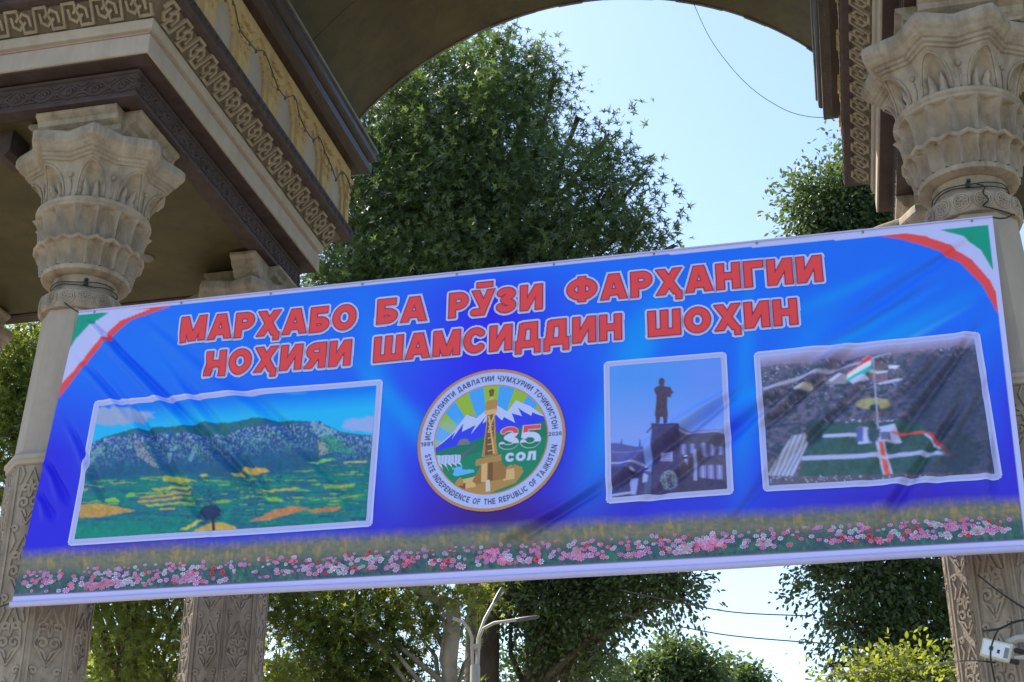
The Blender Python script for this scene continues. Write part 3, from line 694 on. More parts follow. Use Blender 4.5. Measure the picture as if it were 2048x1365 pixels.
# ---- the sheet with its printed ground
def sheet():
    nx, ny = 720, 236
    x, z, u, v = quad_uv((TL, TR, BR, BL), nx, ny)
    X, Y = plane_px(x, z)
    C = np.tile(ink((26, 108, 255)), (len(x), 1))
    C = mixc(C, ink((34, 84, 250)), np.clip((Y-(760-.07*X))/260, 0, 1))
    # violet middle and dark violet towards the bottom
    cxm = 985
    C = mixc(C, ink((48, 38, 225)), np.exp(-((X-cxm)/(150+.35*np.abs(Y-600)))**2*1.1)*np.clip((Y-520)/80, 0, 1))
    C = mixc(C, ink((60, 40, 185)), np.clip((Y-(905-.03*X))/140, 0, 1)*(.75+.25*np.sin(X/130)))
    C = mixc(C, ink((62, 30, 130)), np.exp(-((X-990)/110)**2)*np.clip((Y-985)/40, 0, 1))
    C = mixc(C, ink((45, 40, 215)), np.exp(-((X-100)/110)**2)*np.clip((Y-760)/150, 0, 1))
    C = mixc(C, ink((55, 48, 205)), np.clip((X-1970)/60, 0, 1)*np.clip((Y-640)/160, 0, 1))
    # pale printed rays; the right-hand streaks paint sunlight through the cloth into the colour
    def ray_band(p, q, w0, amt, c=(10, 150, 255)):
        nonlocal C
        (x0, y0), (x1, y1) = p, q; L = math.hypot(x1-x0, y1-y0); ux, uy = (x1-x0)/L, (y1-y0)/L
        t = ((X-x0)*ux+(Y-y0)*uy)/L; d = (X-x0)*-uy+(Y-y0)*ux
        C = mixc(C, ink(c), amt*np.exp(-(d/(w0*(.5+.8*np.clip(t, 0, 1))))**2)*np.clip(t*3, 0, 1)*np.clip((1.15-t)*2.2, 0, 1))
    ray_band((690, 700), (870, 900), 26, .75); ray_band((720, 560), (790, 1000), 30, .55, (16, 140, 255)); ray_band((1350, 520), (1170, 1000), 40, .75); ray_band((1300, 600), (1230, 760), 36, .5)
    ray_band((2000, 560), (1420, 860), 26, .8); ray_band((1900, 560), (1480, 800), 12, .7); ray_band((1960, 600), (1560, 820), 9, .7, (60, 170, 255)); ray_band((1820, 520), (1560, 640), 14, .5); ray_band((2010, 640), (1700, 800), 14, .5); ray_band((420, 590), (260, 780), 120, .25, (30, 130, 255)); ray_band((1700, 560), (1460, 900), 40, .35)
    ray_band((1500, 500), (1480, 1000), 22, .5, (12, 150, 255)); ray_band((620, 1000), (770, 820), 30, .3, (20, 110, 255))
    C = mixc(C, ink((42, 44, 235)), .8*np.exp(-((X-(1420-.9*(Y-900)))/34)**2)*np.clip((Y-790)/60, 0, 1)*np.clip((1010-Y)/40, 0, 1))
    # meadow strip
    top = 1098-.0555*X+10*(fbm(X/60, Y/60, 3)-.5)
    g = np.clip((Y-top)/26, 0, 1)
    n1, n2 = fbm(X/9, Y/5, 5), fbm(X/4, Y/22, 9)
    grass = mixc(np.tile(ink((122, 118, 104)), (len(x), 1)), ink((168, 140, 78)), np.clip((n2-.52)*5, 0, 1)*.8)
    grass = mixc(grass, ink((84, 104, 92)), np.clip((n1-.45)*4, 0, 1)*.7)
    lowg = mixc(np.tile(ink((64, 92, 98)), (len(x), 1)), ink((52, 120, 92)), np.clip((fbm(X/26, Y/14, 12)-.48)*5, 0, 1)*.7)
    lowg = mixc(lowg, ink((44, 62, 78)), np.clip((fbm(X/7, Y/7, 15)-.5)*5, 0, 1)*.7)
    lowg = mixc(lowg, ink((120, 140, 130)), np.clip((fbm(X/3, Y/7, 18)-.62)*6, 0, 1)*.5)
    grass = mixc(grass, lowg, np.clip((Y-top-36-10*n1)/22, 0, 1)); C = mixc(C, grass, g)
    # flag ribbons in the upper corners
    E_w, E_r, E_g = ink((186, 188, 243)), ink((226, 74, 76)), ink((18, 148, 124))
    l1 = [(150, 625), (345, 612), (262, 640), (205, 690), (160, 745), (118, 800)]
    l2 = [(150, 625), (300, 618), (240, 642), (190, 690), (150, 742), (118, 775)]
    l3 = [(152, 622), (218, 626), (178, 652), (152, 680), (140, 700)]
    r1 = [(2000, 425), (1740, 470), (1800, 478), (1860, 495), (1920, 525), (1965, 570), (1995, 625), (2040, 690)]
    r2 = [(2000, 425), (1740, 462), (1810, 466), (1870, 480), (1930, 507), (1975, 550), (2003, 605), (2040, 660)]
    r2 = [(2000, 425), (1790, 464), (1850, 472), (1900, 490), (1945, 520), (1980, 560), (2005, 610), (2040, 660)]
    r3 = [(2000, 440), (1880, 460), (1925, 472), (1962, 500), (1986, 540), (2010, 560)]
    for a, cc in ((l1, E_r), (l2, E_w), (l3, E_g), (r1, E_r), (r2, E_w), (r3, E_g)): C = mixc(C, cc, cover(X, Y, a, 2.6))
    # white margins
    zt = TL[1]+(TR[1]-TL[1])*u; lw = .022+.034*np.clip((u-.62)/.3, 0, 1)
    C[(zt-z) < lw] = E_w
    xr = TR[0]+(BR[0]-TR[0])*v; C[(xr-x) < .030] = E_w
    zbm = BL[1]+(BR[1]-BL[1])*u; C[(zbm+.045-z) > 0] = ink((196, 190, 243)); C[(np.abs(zbm+.050-z) < .0065)] = ink((96, 104, 130))
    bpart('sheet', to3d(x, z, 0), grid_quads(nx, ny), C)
sheet()
# rolled hem along the foot, with its batten inside, and a thin head rope
b = MB(); pts = []
for i in range(121):
    u = i/120; x = BL[0]*(1-u)+BR[0]*u; pts.append((x, YB_-.012+.004*math.sin(u*19), BL[1]*(1-u)+BR[1]*u-.016+.004*math.sin(u*8.0)))
b.tube(pts, .021, 10); o = b.build('foot_hem', M_HEM, banner, BI); smooth_by_angle(o, 60)
b = MB(); b.tube([(TL[0]*(1-u)+TR[0]*u, YT-.004, TL[1]*(1-u)+TR[1]*u+.004) for u in np.linspace(0, 1, 40)], .007, 6); b.build('head_rope', M_HEM, banner, BI)
for (p, q) in (((TL[0], YT, TL[1]), (-5.62, 8.76, 6.42)), ((TR[0], YT, TR[1]), (1.43, 8.72, 6.20)), ((BL[0], YB_, BL[1]), (-5.82, 8.72, 3.96)), ((BR[0], YB_, BR[1]), (1.50, 8.70, 3.93))):
    b = MB(); p = Vector(p); q = Vector(q); b.tube([p.lerp(q, t)-Vector((0, 0, .02*math.sin(math.pi*t))) for t in (0, .3, .6, 1)], .006, 6); b.build('tie_cord', M_WIRE, banner, BI)

for i in range(10):
    u = .02+.96*i/9; x = TL[0]*(1-u)+TR[0]*u; z = TL[1]*(1-u)+TR[1]*u-.014
    b = MB(); b.tube([(x+.006*math.cos(a), YT-.006, z+.006*math.sin(a)) for a in np.linspace(0, 2*math.pi, 11)], .002, 5); b.build('eyelet', M_LAMPD, banner, BI)
# ---- lettering: each letter a cut of print on the sheet
def letters():
    RED, DRK, WHT = ink((224, 70, 72)), ink((140, 36, 70)), ink((186, 190, 243))
    words = [('МАРҲАБО', (358, 685), (711, 659), 48.5), ('БА', (753, 650), (853, 643), 49), ('РӮЗИ', (897, 638), (1086, 620), 50), ('ФАРҲАНГИИ', (1134, 609), (1647, 563), 51),
             ('НОҲИЯИ', (408, 754), (700, 730), 49), ('ШАМСИДДИН', (746, 726), (1245, 681), 50), ('ШОҲИН', (1297, 676), (1597, 649), 51)]
    h = .135; cell = .0042
    for wd, pa, pb, hp in words:
        A, B = plane_hit(*pa), plane_hit(*pb)
        ch_h = plane_hit(pa[0], pa[1]-hp)[1]-A[1]; ch_h = abs(ch_h); slant = .015
        gl = [glyph(c, h)[0] for c in wd]; gap = .13; tot = sum(gl)+gap*(len(wd)-1)
        wid = B[0]-A[0]-slant*ch_h*.5; sx = wid/tot; bx = A[0]
        for c, W in zip(wd, gl):
            zb0 = A[1]+(B[1]-A[1])*((bx-A[0])/(B[0]-A[0]))
            m = .030
            xs = np.arange(bx-m-.03, bx+W*sx+slant*ch_h*1.25+m, cell); zs = np.arange(zb0+1.30*ch_h+m, zb0-.26*ch_h-m, -cell)
            Xg, Zg = np.meshgrid(xs, zs); yy = (Zg-zb0)/ch_h; xx = (Xg-bx-slant*(Zg-zb0))/sx
            # distances in metres: use an isotropic frame by scaling x
            asp = sx/ch_h; d = np.full(Xg.shape, 9.0)
            d = glyph_sd(xx, yy, c, h)*ch_h*min(1.0, (asp+1)/2)
            C = np.tile(WHT, (d.size, 1)); dv = d.ravel()
            C = mixc(C, DRK, np.clip((.0065-dv)/.003, 0, 1)); C = mixc(C, RED, np.clip((-.0015-dv)/.003, 0, 1))
            F = grid_quads(len(xs), len(zs)); Fs, Vs, Cs, nb = [], [], [], 0
            for off, lim in ((.0035, .022), (.0065, .0095)):       # pale outline below, red letter above
                kv = (d < lim).ravel(); f = F[kv[F].all(1)]; us, inv = np.unique(f, return_inverse=True)
                Vs.append(to3d(Xg.ravel(), Zg.ravel(), off)[us]); Fs.append(inv.reshape(f.shape)+nb); nb += len(us)
                Cs.append(np.tile(WHT, (len(us), 1)) if off < .005 else C[us])
            bpart('letter', np.concatenate(Vs), np.concatenate(Fs), np.concatenate(Cs))
            bx += (W+gap)*sx
letters()

# ---- framed pictures
def frame(q, wd, name='picture_frame'):
    """pale ribbed border round a picture: outer quad q in plane coordinates"""
    nu, nv = int(np.linalg.norm(q[1]-q[0])/.007)+2, int(np.linalg.norm(q[3]-q[0])/.007)+2
    x, z, u, v = quad_uv(q, nu, nv)
    Lx, Lz = np.linalg.norm(q[1]-q[0]), np.linalg.norm(q[3]-q[0])
    d = np.minimum(np.minimum(u, 1-u)*Lx, np.minimum(v, 1-v)*Lz)
    C = np.tile(ink((184, 188, 240)), (len(x), 1)); C = mixc(C, ink((150, 155, 215)), .75*np.exp(-((d-wd*.45)/.006)**2)); C = mixc(C, ink((160, 164, 220)), .6*np.exp(-((d-wd*.75)/.005)**2))
    F = grid_quads(nu, nv); kv = d < wd+.02; ux, vz = np.minimum(u, 1-u)*Lx, np.minimum(v, 1-v)*Lz; cr = ~((ux < .028) & (vz < .028) & (np.hypot(.028-ux, .028-vz) > .030))
    F = F[(kv & cr)[F].all(1)]; us, inv = np.unique(F, return_inverse=True)
    return bpart(name, to3d(x, z, .0035)[us], inv.reshape(F.shape), C[us])
def inner(q, wd):
    c = []
    Lx, Lz = np.linalg.norm(q[1]-q[0]), np.linalg.norm(q[3]-q[0])
    for u, v in ((wd/Lx, wd/Lz), (1-wd/Lx, wd/Lz), (1-wd/Lx, 1-wd/Lz), (wd/Lx, 1-wd/Lz)):
        c.append((q[0]*(1-u)+q[1]*u)*(1-v)+(q[3]*(1-u)+q[2]*u)*v)
    return c
def picture(q, wd, cell, paint, label):
    qi = inner(q, wd); nu, nv = int(np.linalg.norm(qi[1]-qi[0])/cell)+2, int(np.linalg.norm(qi[3]-qi[0])/cell)+2
    x, z, u, v = quad_uv(qi, nu, nv); X, Y = plane_px(x, z)
    C = paint(X, Y, u, v)*(1.35 if 'aerial' in label else 1.0)
    gw = np.clip(1.12-C[:, 2]*1.5, .06, 1)
    # photographic grain: light, dark and tint vary from patch to patch
    for k, (sc, am) in enumerate(((11.0, .30), (4.5, .42), (2.2, .30))): C = C*(1+gw*am*(fbm(X/sc, Y/sc, 200+k*7, 2)-.5))[:, None]
    tint = np.stack([fbm(X/6, Y/5, 301+k, 2) for k in range(3)], 1); C = np.clip(C*(1+.30*gw[:, None]*(tint-.5)), .003, .93)
    I = C.reshape(nv, nu, 3); B2 = I.copy(); B2[1:-1, 1:-1] = (I[1:-1, 1:-1]*2+I[:-2, 1:-1]+I[2:, 1:-1]+I[1:-1, :-2]+I[1:-1, 2:])/6; C = B2.reshape(-1, 3)
    return bpart('printed_picture', to3d(x, z, .0065), grid_quads(nu, nv), C, label=label)
def poly(C, X, Y, pts, c, a=1.0): m = (cover(X, Y, pts, 5.0)*a)[:, None]; C[:] = C*(1-m)+ink(c)*m
def curve_y(X, pts): p = np.array(pts, float); return np.interp(X, p[:, 0], p[:, 1])

def paint_landscape(Xp, Yp, u, v):
    X = (Xp-120)*3.012; Y = (Yp-740)*3.012; n = len(X)
    C = np.tile(ink((4, 122, 245)), (n, 1)); C = mixc(C, ink((40, 190, 250)), np.clip((Y-(250-.08*(X-200)))/110, 0, 1)*.8)
    cl = fbm(X/60, Y/34, 4); ce = np.exp(-(((X-330)/230)**2+((Y-282)/62)**2))
    C = mixc(C, ink((150, 165, 205)), np.clip((ce*1.5+cl*.9-1.05)*4, 0, 1)); ce = np.exp(-(((X-1880)/190)**2+((Y-330)/60)**2)); C = mixc(C, ink((150, 170, 225)), np.clip((ce*1.4+cl*.7-.95)*4, 0, 1))
    C = mixc(C, ink((70, 170, 220)), np.clip((np.exp(-(((X-1420)/90)**2+((Y-135)/22)**2))+cl*.5-.7)*2, 0, 1)*.5)
    far = curve_y(X, [(150, 470), (270, 410), (400, 372), (590, 345), (740, 345), (790, 322), (940, 312), (1010, 318), (1160, 293), (1300, 300), (1480, 308), (1570, 318), (1700, 375), (1900, 398)])
    m = Y > far; hill = np.tile(ink((42, 104, 128)), (n, 1)); hill = mixc(hill, ink((60, 122, 120)), np.clip((fbm(X/40, Y/30, 21)-.5)*4, 0, 1)*.7); C[m] = hill[m]
    cliff = curve_y(X, [(150, 480), (260, 418), (420, 398), (600, 382), (760, 385), (850, 395), (1000, 388), (1100, 352), (1300, 330), (1480, 318), (1560, 304), (1620, 345), (1720, 390), (1900, 405)])
    m = Y > cliff; rock = np.tile(ink((40, 84, 140)), (n, 1)); f = fbm(X/16, Y/26, 31); f2 = fbm(X/6, Y/9, 33)
    rock = mixc(rock, ink((64, 66, 168)), np.exp(-((Y-cliff-18)/16)**2)*.8); rock = mixc(rock, ink((38, 108, 122)), np.clip((f-.48)*5, 0, 1)*.8)
    rock = mixc(rock, ink((150, 185, 205)), np.clip((f2-.54)*8, 0, 1)*np.clip(1.1-(Y-cliff)/190, 0, 1)*.9); rock = mixc(rock, ink((36, 92, 128)), np.clip((Y-cliff-150)/70, 0, 1))
    C[m] = rock[m]
    for pts, c in (([(440, 440), (480, 430), (560, 530), (610, 600), (570, 590), (470, 520)], (150, 150, 160)), ([(640, 500), (760, 410), (790, 400), (680, 500), (650, 560)], (120, 165, 185)), ([(780, 420), (830, 470), (790, 560), (770, 540), (800, 470)], (110, 160, 175)),
                   ([(1500, 320), (1550, 305), (1600, 340), (1690, 380), (1600, 410), (1550, 400)], (130, 170, 190)), ([(1560, 400), (1640, 390), (1800, 520), (1700, 500), (1590, 480)], (60, 150, 120)), ([(1550, 420), (1600, 440), (1620, 500), (1560, 520)], (165, 165, 150)), ([(170, 540), (260, 440), (280, 480), (180, 575)], (120, 165, 175))):
        mm = inpoly(X, Y, pts) & (f2 > .38); C[mm] = C[mm]*.25+ink(c)*.75
    pl = curve_y(X, [(100, 660), (400, 640), (700, 600), (1000, 640), (1300, 600), (1600, 560), (1900, 540)])
    a = np.clip((Y-pl)/40, 0, 1); fld = mixc(np.tile(ink((26, 120, 122)), (n, 1)), ink((44, 92, 130)), np.clip((fbm(X/90, Y/14, 41)-.46)*6, 0, 1)*.8)
    fld = mixc(fld, ink((22, 142, 112)), np.clip((fbm(X/140, Y/10, 43)-.52)*7, 0, 1)*.7); C = mixc(C, fld, a)
    C = mixc(C, ink((150, 185, 60)), np.clip((fbm(X/110, Y/9, 47)-.63)*14, 0, 1)*a*.8*np.clip((880-Y)/60, 0, 1))
    bush = np.clip((fbm(X/11, Y/8, 51)-.60)*12, 0, 1)*np.clip(fbm(X/120, Y/60, 53)*4-1.9, 0, 1); C = mixc(C, ink((30, 60, 96)), bush*a*.8)
    Wv = 6*(fbm(X/20, Y/20, 59)-.5)*4; Xw, Yw = X+Wv, Y+Wv*.5
    for pts, c in (([(120, 815), (260, 810), (455, 850), (240, 890), (120, 895)], (196, 150, 74)), ([(620, 655), (700, 640), (830, 672), (640, 680)], (190, 178, 76)), ([(840, 628), (885, 624), (890, 640), (845, 642)], (205, 170, 70)),
                   ([(1090, 600), (1130, 585), (1240, 592), (1265, 615), (1150, 635)], (205, 168, 76)), ([(1030, 625), (1080, 610), (1110, 640), (1050, 642)], (185, 180, 80)), ([(560, 718), (780, 702), (800, 712), (570, 730)], (205, 175, 75)),
                   ([(480, 768), (790, 730), (790, 745), (490, 780)], (188, 160, 80)), ([(470, 795), (740, 765), (750, 778), (480, 805)], (205, 158, 78)), ([(520, 815), (810, 796), (810, 803), (530, 825)], (185, 185, 70)), ([(590, 838), (690, 832), (700, 840), (600, 846)], (205, 185, 70)),
                   ([(1220, 725), (1430, 710), (1420, 722), (1240, 736)], (205, 180, 70)), ([(1590, 705), (1780, 685), (1770, 705), (1600, 718)], (150, 178, 80)), ([(1490, 560), (1640, 530), (1660, 542), (1520, 568)], (120, 190, 95)), ([(1700, 555), (1850, 548), (1840, 556), (1710, 562)], (205, 205, 80)),
                   ([(1140, 915), (1300, 840), (1400, 822), (1500, 832), (1420, 858), (1260, 905)], (206, 128, 84)), ([(1490, 850), (1600, 828), (1700, 828), (1680, 848), (1530, 864)], (200, 124, 78)),
                   ([(800, 975), (880, 930), (980, 920), (1065, 950), (1030, 970), (880, 978)], (214, 172, 76)), ([(720, 965), (850, 905), (866, 912), (760, 968)], (190, 190, 70)), ([(400, 765), (440, 740), (460, 760), (420, 775)], (110, 190, 80)), ([(270, 790), (330, 770), (360, 795), (290, 800)], (150, 200, 80)), ([(1240, 770), (1300, 765), (1360, 795), (1260, 790)], (140, 190, 70))):
        poly(C, Xw, Yw, pts, c, .9)
    C = mixc(C, ink((20, 132, 118)), np.clip((Y-905)/50, 0, 1)*np.clip((700-X)/200, 0, 1)*.9)
    tr = np.exp(-(((X-905)/95)**2+((Y-860)/62)**2)); C = mixc(C, ink((36, 50, 92)), np.clip((tr+.5*fbm(X/12, Y/12, 61)-.72)*6, 0, 1)*.95)
    poly(C, X, Y, [(915, 890), (930, 890), (936, 972), (914, 972)], (50, 40, 70)); return C
Q_LAND = [plane_hit(*p) for p in ((191, 803), (766, 758), (744, 1054), (135, 1093))]
frame(Q_LAND, .048); picture(Q_LAND, .046, .0062, paint_landscape, 'printed picture of a flat topped mountain above green and ochre fields')

def paint_statue(Xp, Yp, u, v):
    X = (Xp-1200)*4.137; Y = (Yp-690)*4.137; n = len(X)
    C = mixc(np.tile(ink((84, 150, 250)), (n, 1)), ink((140, 160, 240)), np.clip((Y-300)/450, 0, 1)*.8); C = mixc(C, ink((120, 140, 250)), np.exp(-(((X-900)/260)**2+((Y-260)/200)**2))*.6)
    poly(C, X, Y, [(60, 820), (160, 822), (370, 865), (370, 1300), (60, 1300)], (92, 92, 160)); poly(C, X, Y, [(80, 890), (370, 895), (370, 902), (80, 898)], (130, 130, 190)); poly(C, X, Y, [(80, 980), (370, 975), (370, 988), (80, 992)], (170, 175, 225))
    poly(C, X, Y, [(640, 690), (840, 710), (1040, 722), (1070, 1240), (640, 1260)], (92, 86, 110)); poly(C, X, Y, [(380, 735), (430, 680), (440, 690), (395, 740)], (96, 86, 120)); poly(C, X, Y, [(640, 700), (840, 716), (1040, 724), (1040, 742), (840, 736), (640, 716)], (150, 150, 205))
    for i, xx in enumerate((670, 745, 840, 905, 975)):
        poly(C, X, Y, [(xx, 825+i*2), (xx+44, 825+i*2), (xx+48, 915), (xx+3, 915)], (120, 120, 190)); poly(C, X, Y, [(xx+20, 825), (xx+25, 825), (xx+27, 915), (xx+22, 915)], (185, 190, 235))
        if i > 1: poly(C, X, Y, [(xx-12, 1000), (xx+40, 1000), (xx+42, 1115), (xx-10, 1118)], (130, 130, 200)); poly(C, X, Y, [(xx+12, 1000), (xx+17, 1000), (xx+19, 1115), (xx+14, 1115)], (190, 195, 240))
    poly(C, X, Y, [(60, 1010), (1060, 1130), (1070, 1300), (60, 1300)], (70, 64, 100), .8)
    poly(C, X, Y, [(775, 880), (800, 880), (806, 1130), (776, 1130)], (150, 155, 215)); poly(C, X, Y, [(430, 665), (655, 680), (665, 1250), (425, 1260)], (78, 70, 112)); poly(C, X, Y, [(425, 655), (660, 676), (660, 700), (425, 676)], (72, 60, 120))
    poly(C, X, Y, [(500, 880), (602, 885), (602, 970), (500, 965)], (160, 160, 215))
    for yy in (905, 928, 950): poly(C, X, Y, [(515, yy), (588, yy+3), (588, yy+9), (515, yy+6)], (80, 75, 130))
    st = (84, 68, 92)
    for pts in ([(455, 395), (470, 352), (500, 345), (545, 352), (582, 360), (600, 385), (560, 440), (558, 520), (566, 600), (520, 606), (456, 600), (466, 500), (470, 430)], [(488, 300), (512, 278), (536, 292), (538, 325), (528, 350), (498, 348), (488, 325)], [(462, 595), (503, 600), (495, 660), (464, 660)], [(522, 600), (562, 598), (560, 664), (530, 664)], [(448, 370), (478, 355), (510, 338), (515, 352), (480, 400), (460, 412)], [(545, 380), (582, 350), (592, 385), (618, 400), (594, 416), (590, 440), (570, 444), (550, 420)]): poly(C, X, Y, pts, st)
    wr = np.hypot(X-575, (Y-1125)*.9); C = mixc(C, ink((150, 170, 190)), np.clip((75-wr)/10, 0, 1)*np.clip((fbm(X/9, Y/9, 71)-.42)*6, 0, 1)*.85)
    for cx, cy in ((265, 1040), (380, 1010), (712, 945)):
        C = mixc(C, ink((60, 54, 80)), np.clip((24-np.hypot(X-cx, Y-cy))/5, 0, 1)); C = mixc(C, ink((190, 195, 240)), np.clip((20-np.hypot(X-cx, (Y-cy+12)*1.9))/4, 0, 1))
    poly(C, X, Y, [(245, 1090), (320, 1115), (300, 1245), (260, 1245)], (150, 155, 225)); poly(C, X, Y, [(360, 1060), (400, 1085), (392, 1140), (352, 1145)], (165, 168, 230)); poly(C, X, Y, [(90, 1240), (280, 1215), (290, 1230), (90, 1262)], (165, 168, 225)); poly(C, X, Y, [(700, 962), (735, 960), (728, 1000), (706, 985)], (150, 155, 225))
    for cx in (182, 335): poly(C, X, Y, [(cx-4, 790), (cx+3, 790), (cx+10, 860), (cx-10, 860)], (74, 90, 140))
    return C
Q_STAT = [plane_hit(*p) for p in ((1208, 726), (1453, 704), (1468, 990), (1212, 1009))]
frame(Q_STAT, .042); picture(Q_STAT, .040, .0052, paint_statue, 'printed picture of a dark statue on a pedestal before a building')

def paint_aerial(Xp, Yp, u, v):
    X = (Xp-1480)*2.843; Y = (Yp-640)*2.843; n = len(X)
    Yr = Y+.105*(X-110)                                   # level with the picture's rows
    C = mixc(np.tile(ink((150, 148, 190)), (n, 1)), ink((128, 116, 150)), np.clip((Yr-215)/40, 0, 1))
    f, f2, f3 = fbm(X/26, Yr/14, 81), fbm(X/9, Yr/6, 83), fbm(X/60, Yr/40, 85)
    town = mixc(np.tile(ink((88, 86, 112)), (n, 1)), ink((62, 70, 88)), np.clip((f-.45)*6, 0, 1)); town = mixc(town, ink((180, 182, 215)), np.clip((f2-.70)*14, 0, 1)*.9*np.clip((560-Yr)/120, 0, 1)); town = mixc(town, ink((120, 104, 118)), np.clip((f3-.55)*6, 0, 1)*.6)
    C = mixc(C, town, np.clip((Yr-262-20*(f-.5))/16, 0, 1)); C = mixc(C, ink((62, 66, 92)), np.clip((X-880)/140, 0, 1)*np.clip((Yr-285)/50, 0, 1)*.85); C = mixc(C, ink((52, 62, 84)), np.clip((f-.42)*5, 0, 1)*np.clip((Yr-380)/60, 0, 1)*.7)
    poly(C, X, Y, [(130, 395), (400, 300), (690, 235), (860, 182), (862, 188), (700, 245), (410, 315), (132, 412)], (150, 148, 180)); poly(C, X, Y, [(300, 380), (410, 358), (412, 385), (310, 405)], (165, 160, 160))
    for q, c in (([(470, 320), (560, 295), (620, 320), (600, 365), (490, 365)], (130, 122, 142)), ([(600, 330), (700, 310), (740, 330), (640, 370)], (170, 172, 205)), ([(720, 290), (835, 282), (842, 345), (760, 350)], (125, 98, 112)), ([(730, 285), (838, 280), (838, 294), (730, 298)], (185, 188, 225)), ([(770, 360), (900, 330), (930, 340), (800, 366)], (165, 168, 205)), ([(845, 250), (910, 258), (890, 275), (848, 272)], (190, 192, 230)), ([(500, 340), (560, 300), (580, 306), (520, 352)], (180, 182, 215))): poly(C, X, Y, q, c)
    C = mixc(C, ink((150, 142, 100)), np.clip((1-np.hypot((X-755)/105, (Y-478)/36))*6, 0, 1)*.9); C = mixc(C, ink((48, 58, 74)), np.clip((1-np.hypot((X-765)/34, (Y-502)/22)+.4*(f2-.5))*5, 0, 1))
    for q, c in (([(440, 590), (1020, 575), (1200, 770), (880, 905), (330, 890), (400, 660)], (52, 82, 82)), ([(350, 775), (1170, 745), (1200, 768), (350, 800)], (158, 162, 205)), ([(470, 652), (670, 645), (670, 664), (470, 670)], (165, 168, 210)), ([(670, 612), (880, 600), (922, 690), (672, 705)], (168, 172, 215)), ([(850, 640), (1050, 632), (1060, 645), (860, 650)], (206, 72, 62)), ([(1060, 640), (1078, 640), (1212, 765), (1180, 768)], (206, 66, 58)),
                 ([(1045, 648), (1060, 645), (1178, 768), (1160, 770)], (165, 168, 205)), ([(770, 700), (820, 695), (876, 905), (820, 910)], (165, 168, 205)), ([(788, 700), (812, 697), (864, 905), (830, 908)], (206, 78, 50)), ([(785, 772), (835, 768), (838, 782), (790, 786)], (180, 180, 215)), ([(155, 880), (300, 660), (385, 650), (385, 690), (305, 890)], (165, 168, 200)), ([(130, 900), (1450, 860), (1460, 1000), (130, 1000)], (86, 82, 100)), ([(660, 615), (700, 610), (700, 690), (665, 690)], (70, 84, 160)), ([(800, 640), (855, 645), (860, 685), (800, 690)], (84, 86, 120))): poly(C, X, Y, q, c, .93)
    C = mixc(C, ink((60, 62, 80)), (np.sin(X/4.2+Y/9) > .2)*inpoly(X, Y, [(155, 880), (300, 660), (385, 650), (385, 690), (305, 890)])*.6); C = mixc(C, ink((44, 66, 74)), np.clip((1-np.hypot((X-760)/40, (Y-640)/70)+.5*(f2-.5))*5, 0, 1)*.95); C = mixc(C, ink((46, 64, 74)), np.clip((1-np.hypot((X-420)/60, (Y-640)/80)+.6*(f2-.5))*4, 0, 1)*.9); C = mixc(C, ink((46, 60, 76)), np.clip((1-np.hypot((X-1250)/130, (Y-760)/150)+.6*(f-.5))*4, 0, 1)*.85)
    C = mixc(C, ink((175, 178, 215)), ((f2 > .66) & (np.abs(Y-575-.0*X) < 9) & (X > 480) & (X < 880))*.9); C = mixc(C, ink((190, 190, 220)), ((fbm(X/5, Y/8, 91) > .72) & (Y > 885) & (Y < 925))*.8)
    poly(C, X, Y, [(752, 215), (760, 215), (790, 620), (782, 620)], (150, 152, 185))
    poly(C, X, Y, [(742, 200), (746, 232), (690, 262), (612, 318), (604, 306), (670, 262), (700, 225)], (220, 62, 60)); poly(C, X, Y, [(746, 230), (746, 262), (700, 290), (650, 312), (612, 338), (608, 312), (680, 262)], (195, 200, 245)); poly(C, X, Y, [(746, 260), (746, 290), (700, 312), (660, 325), (614, 354), (610, 334), (660, 308), (705, 285)], (40, 165, 165)); return C
Q_AER = [plane_hit(*p) for p in ((1507, 705), (1959, 661), (2006, 958), (1526, 984))]
frame(Q_AER, .042); picture(Q_AER, .040, .0062, paint_aerial, 'printed aerial picture of a square with a flagpole and red carpet paths')

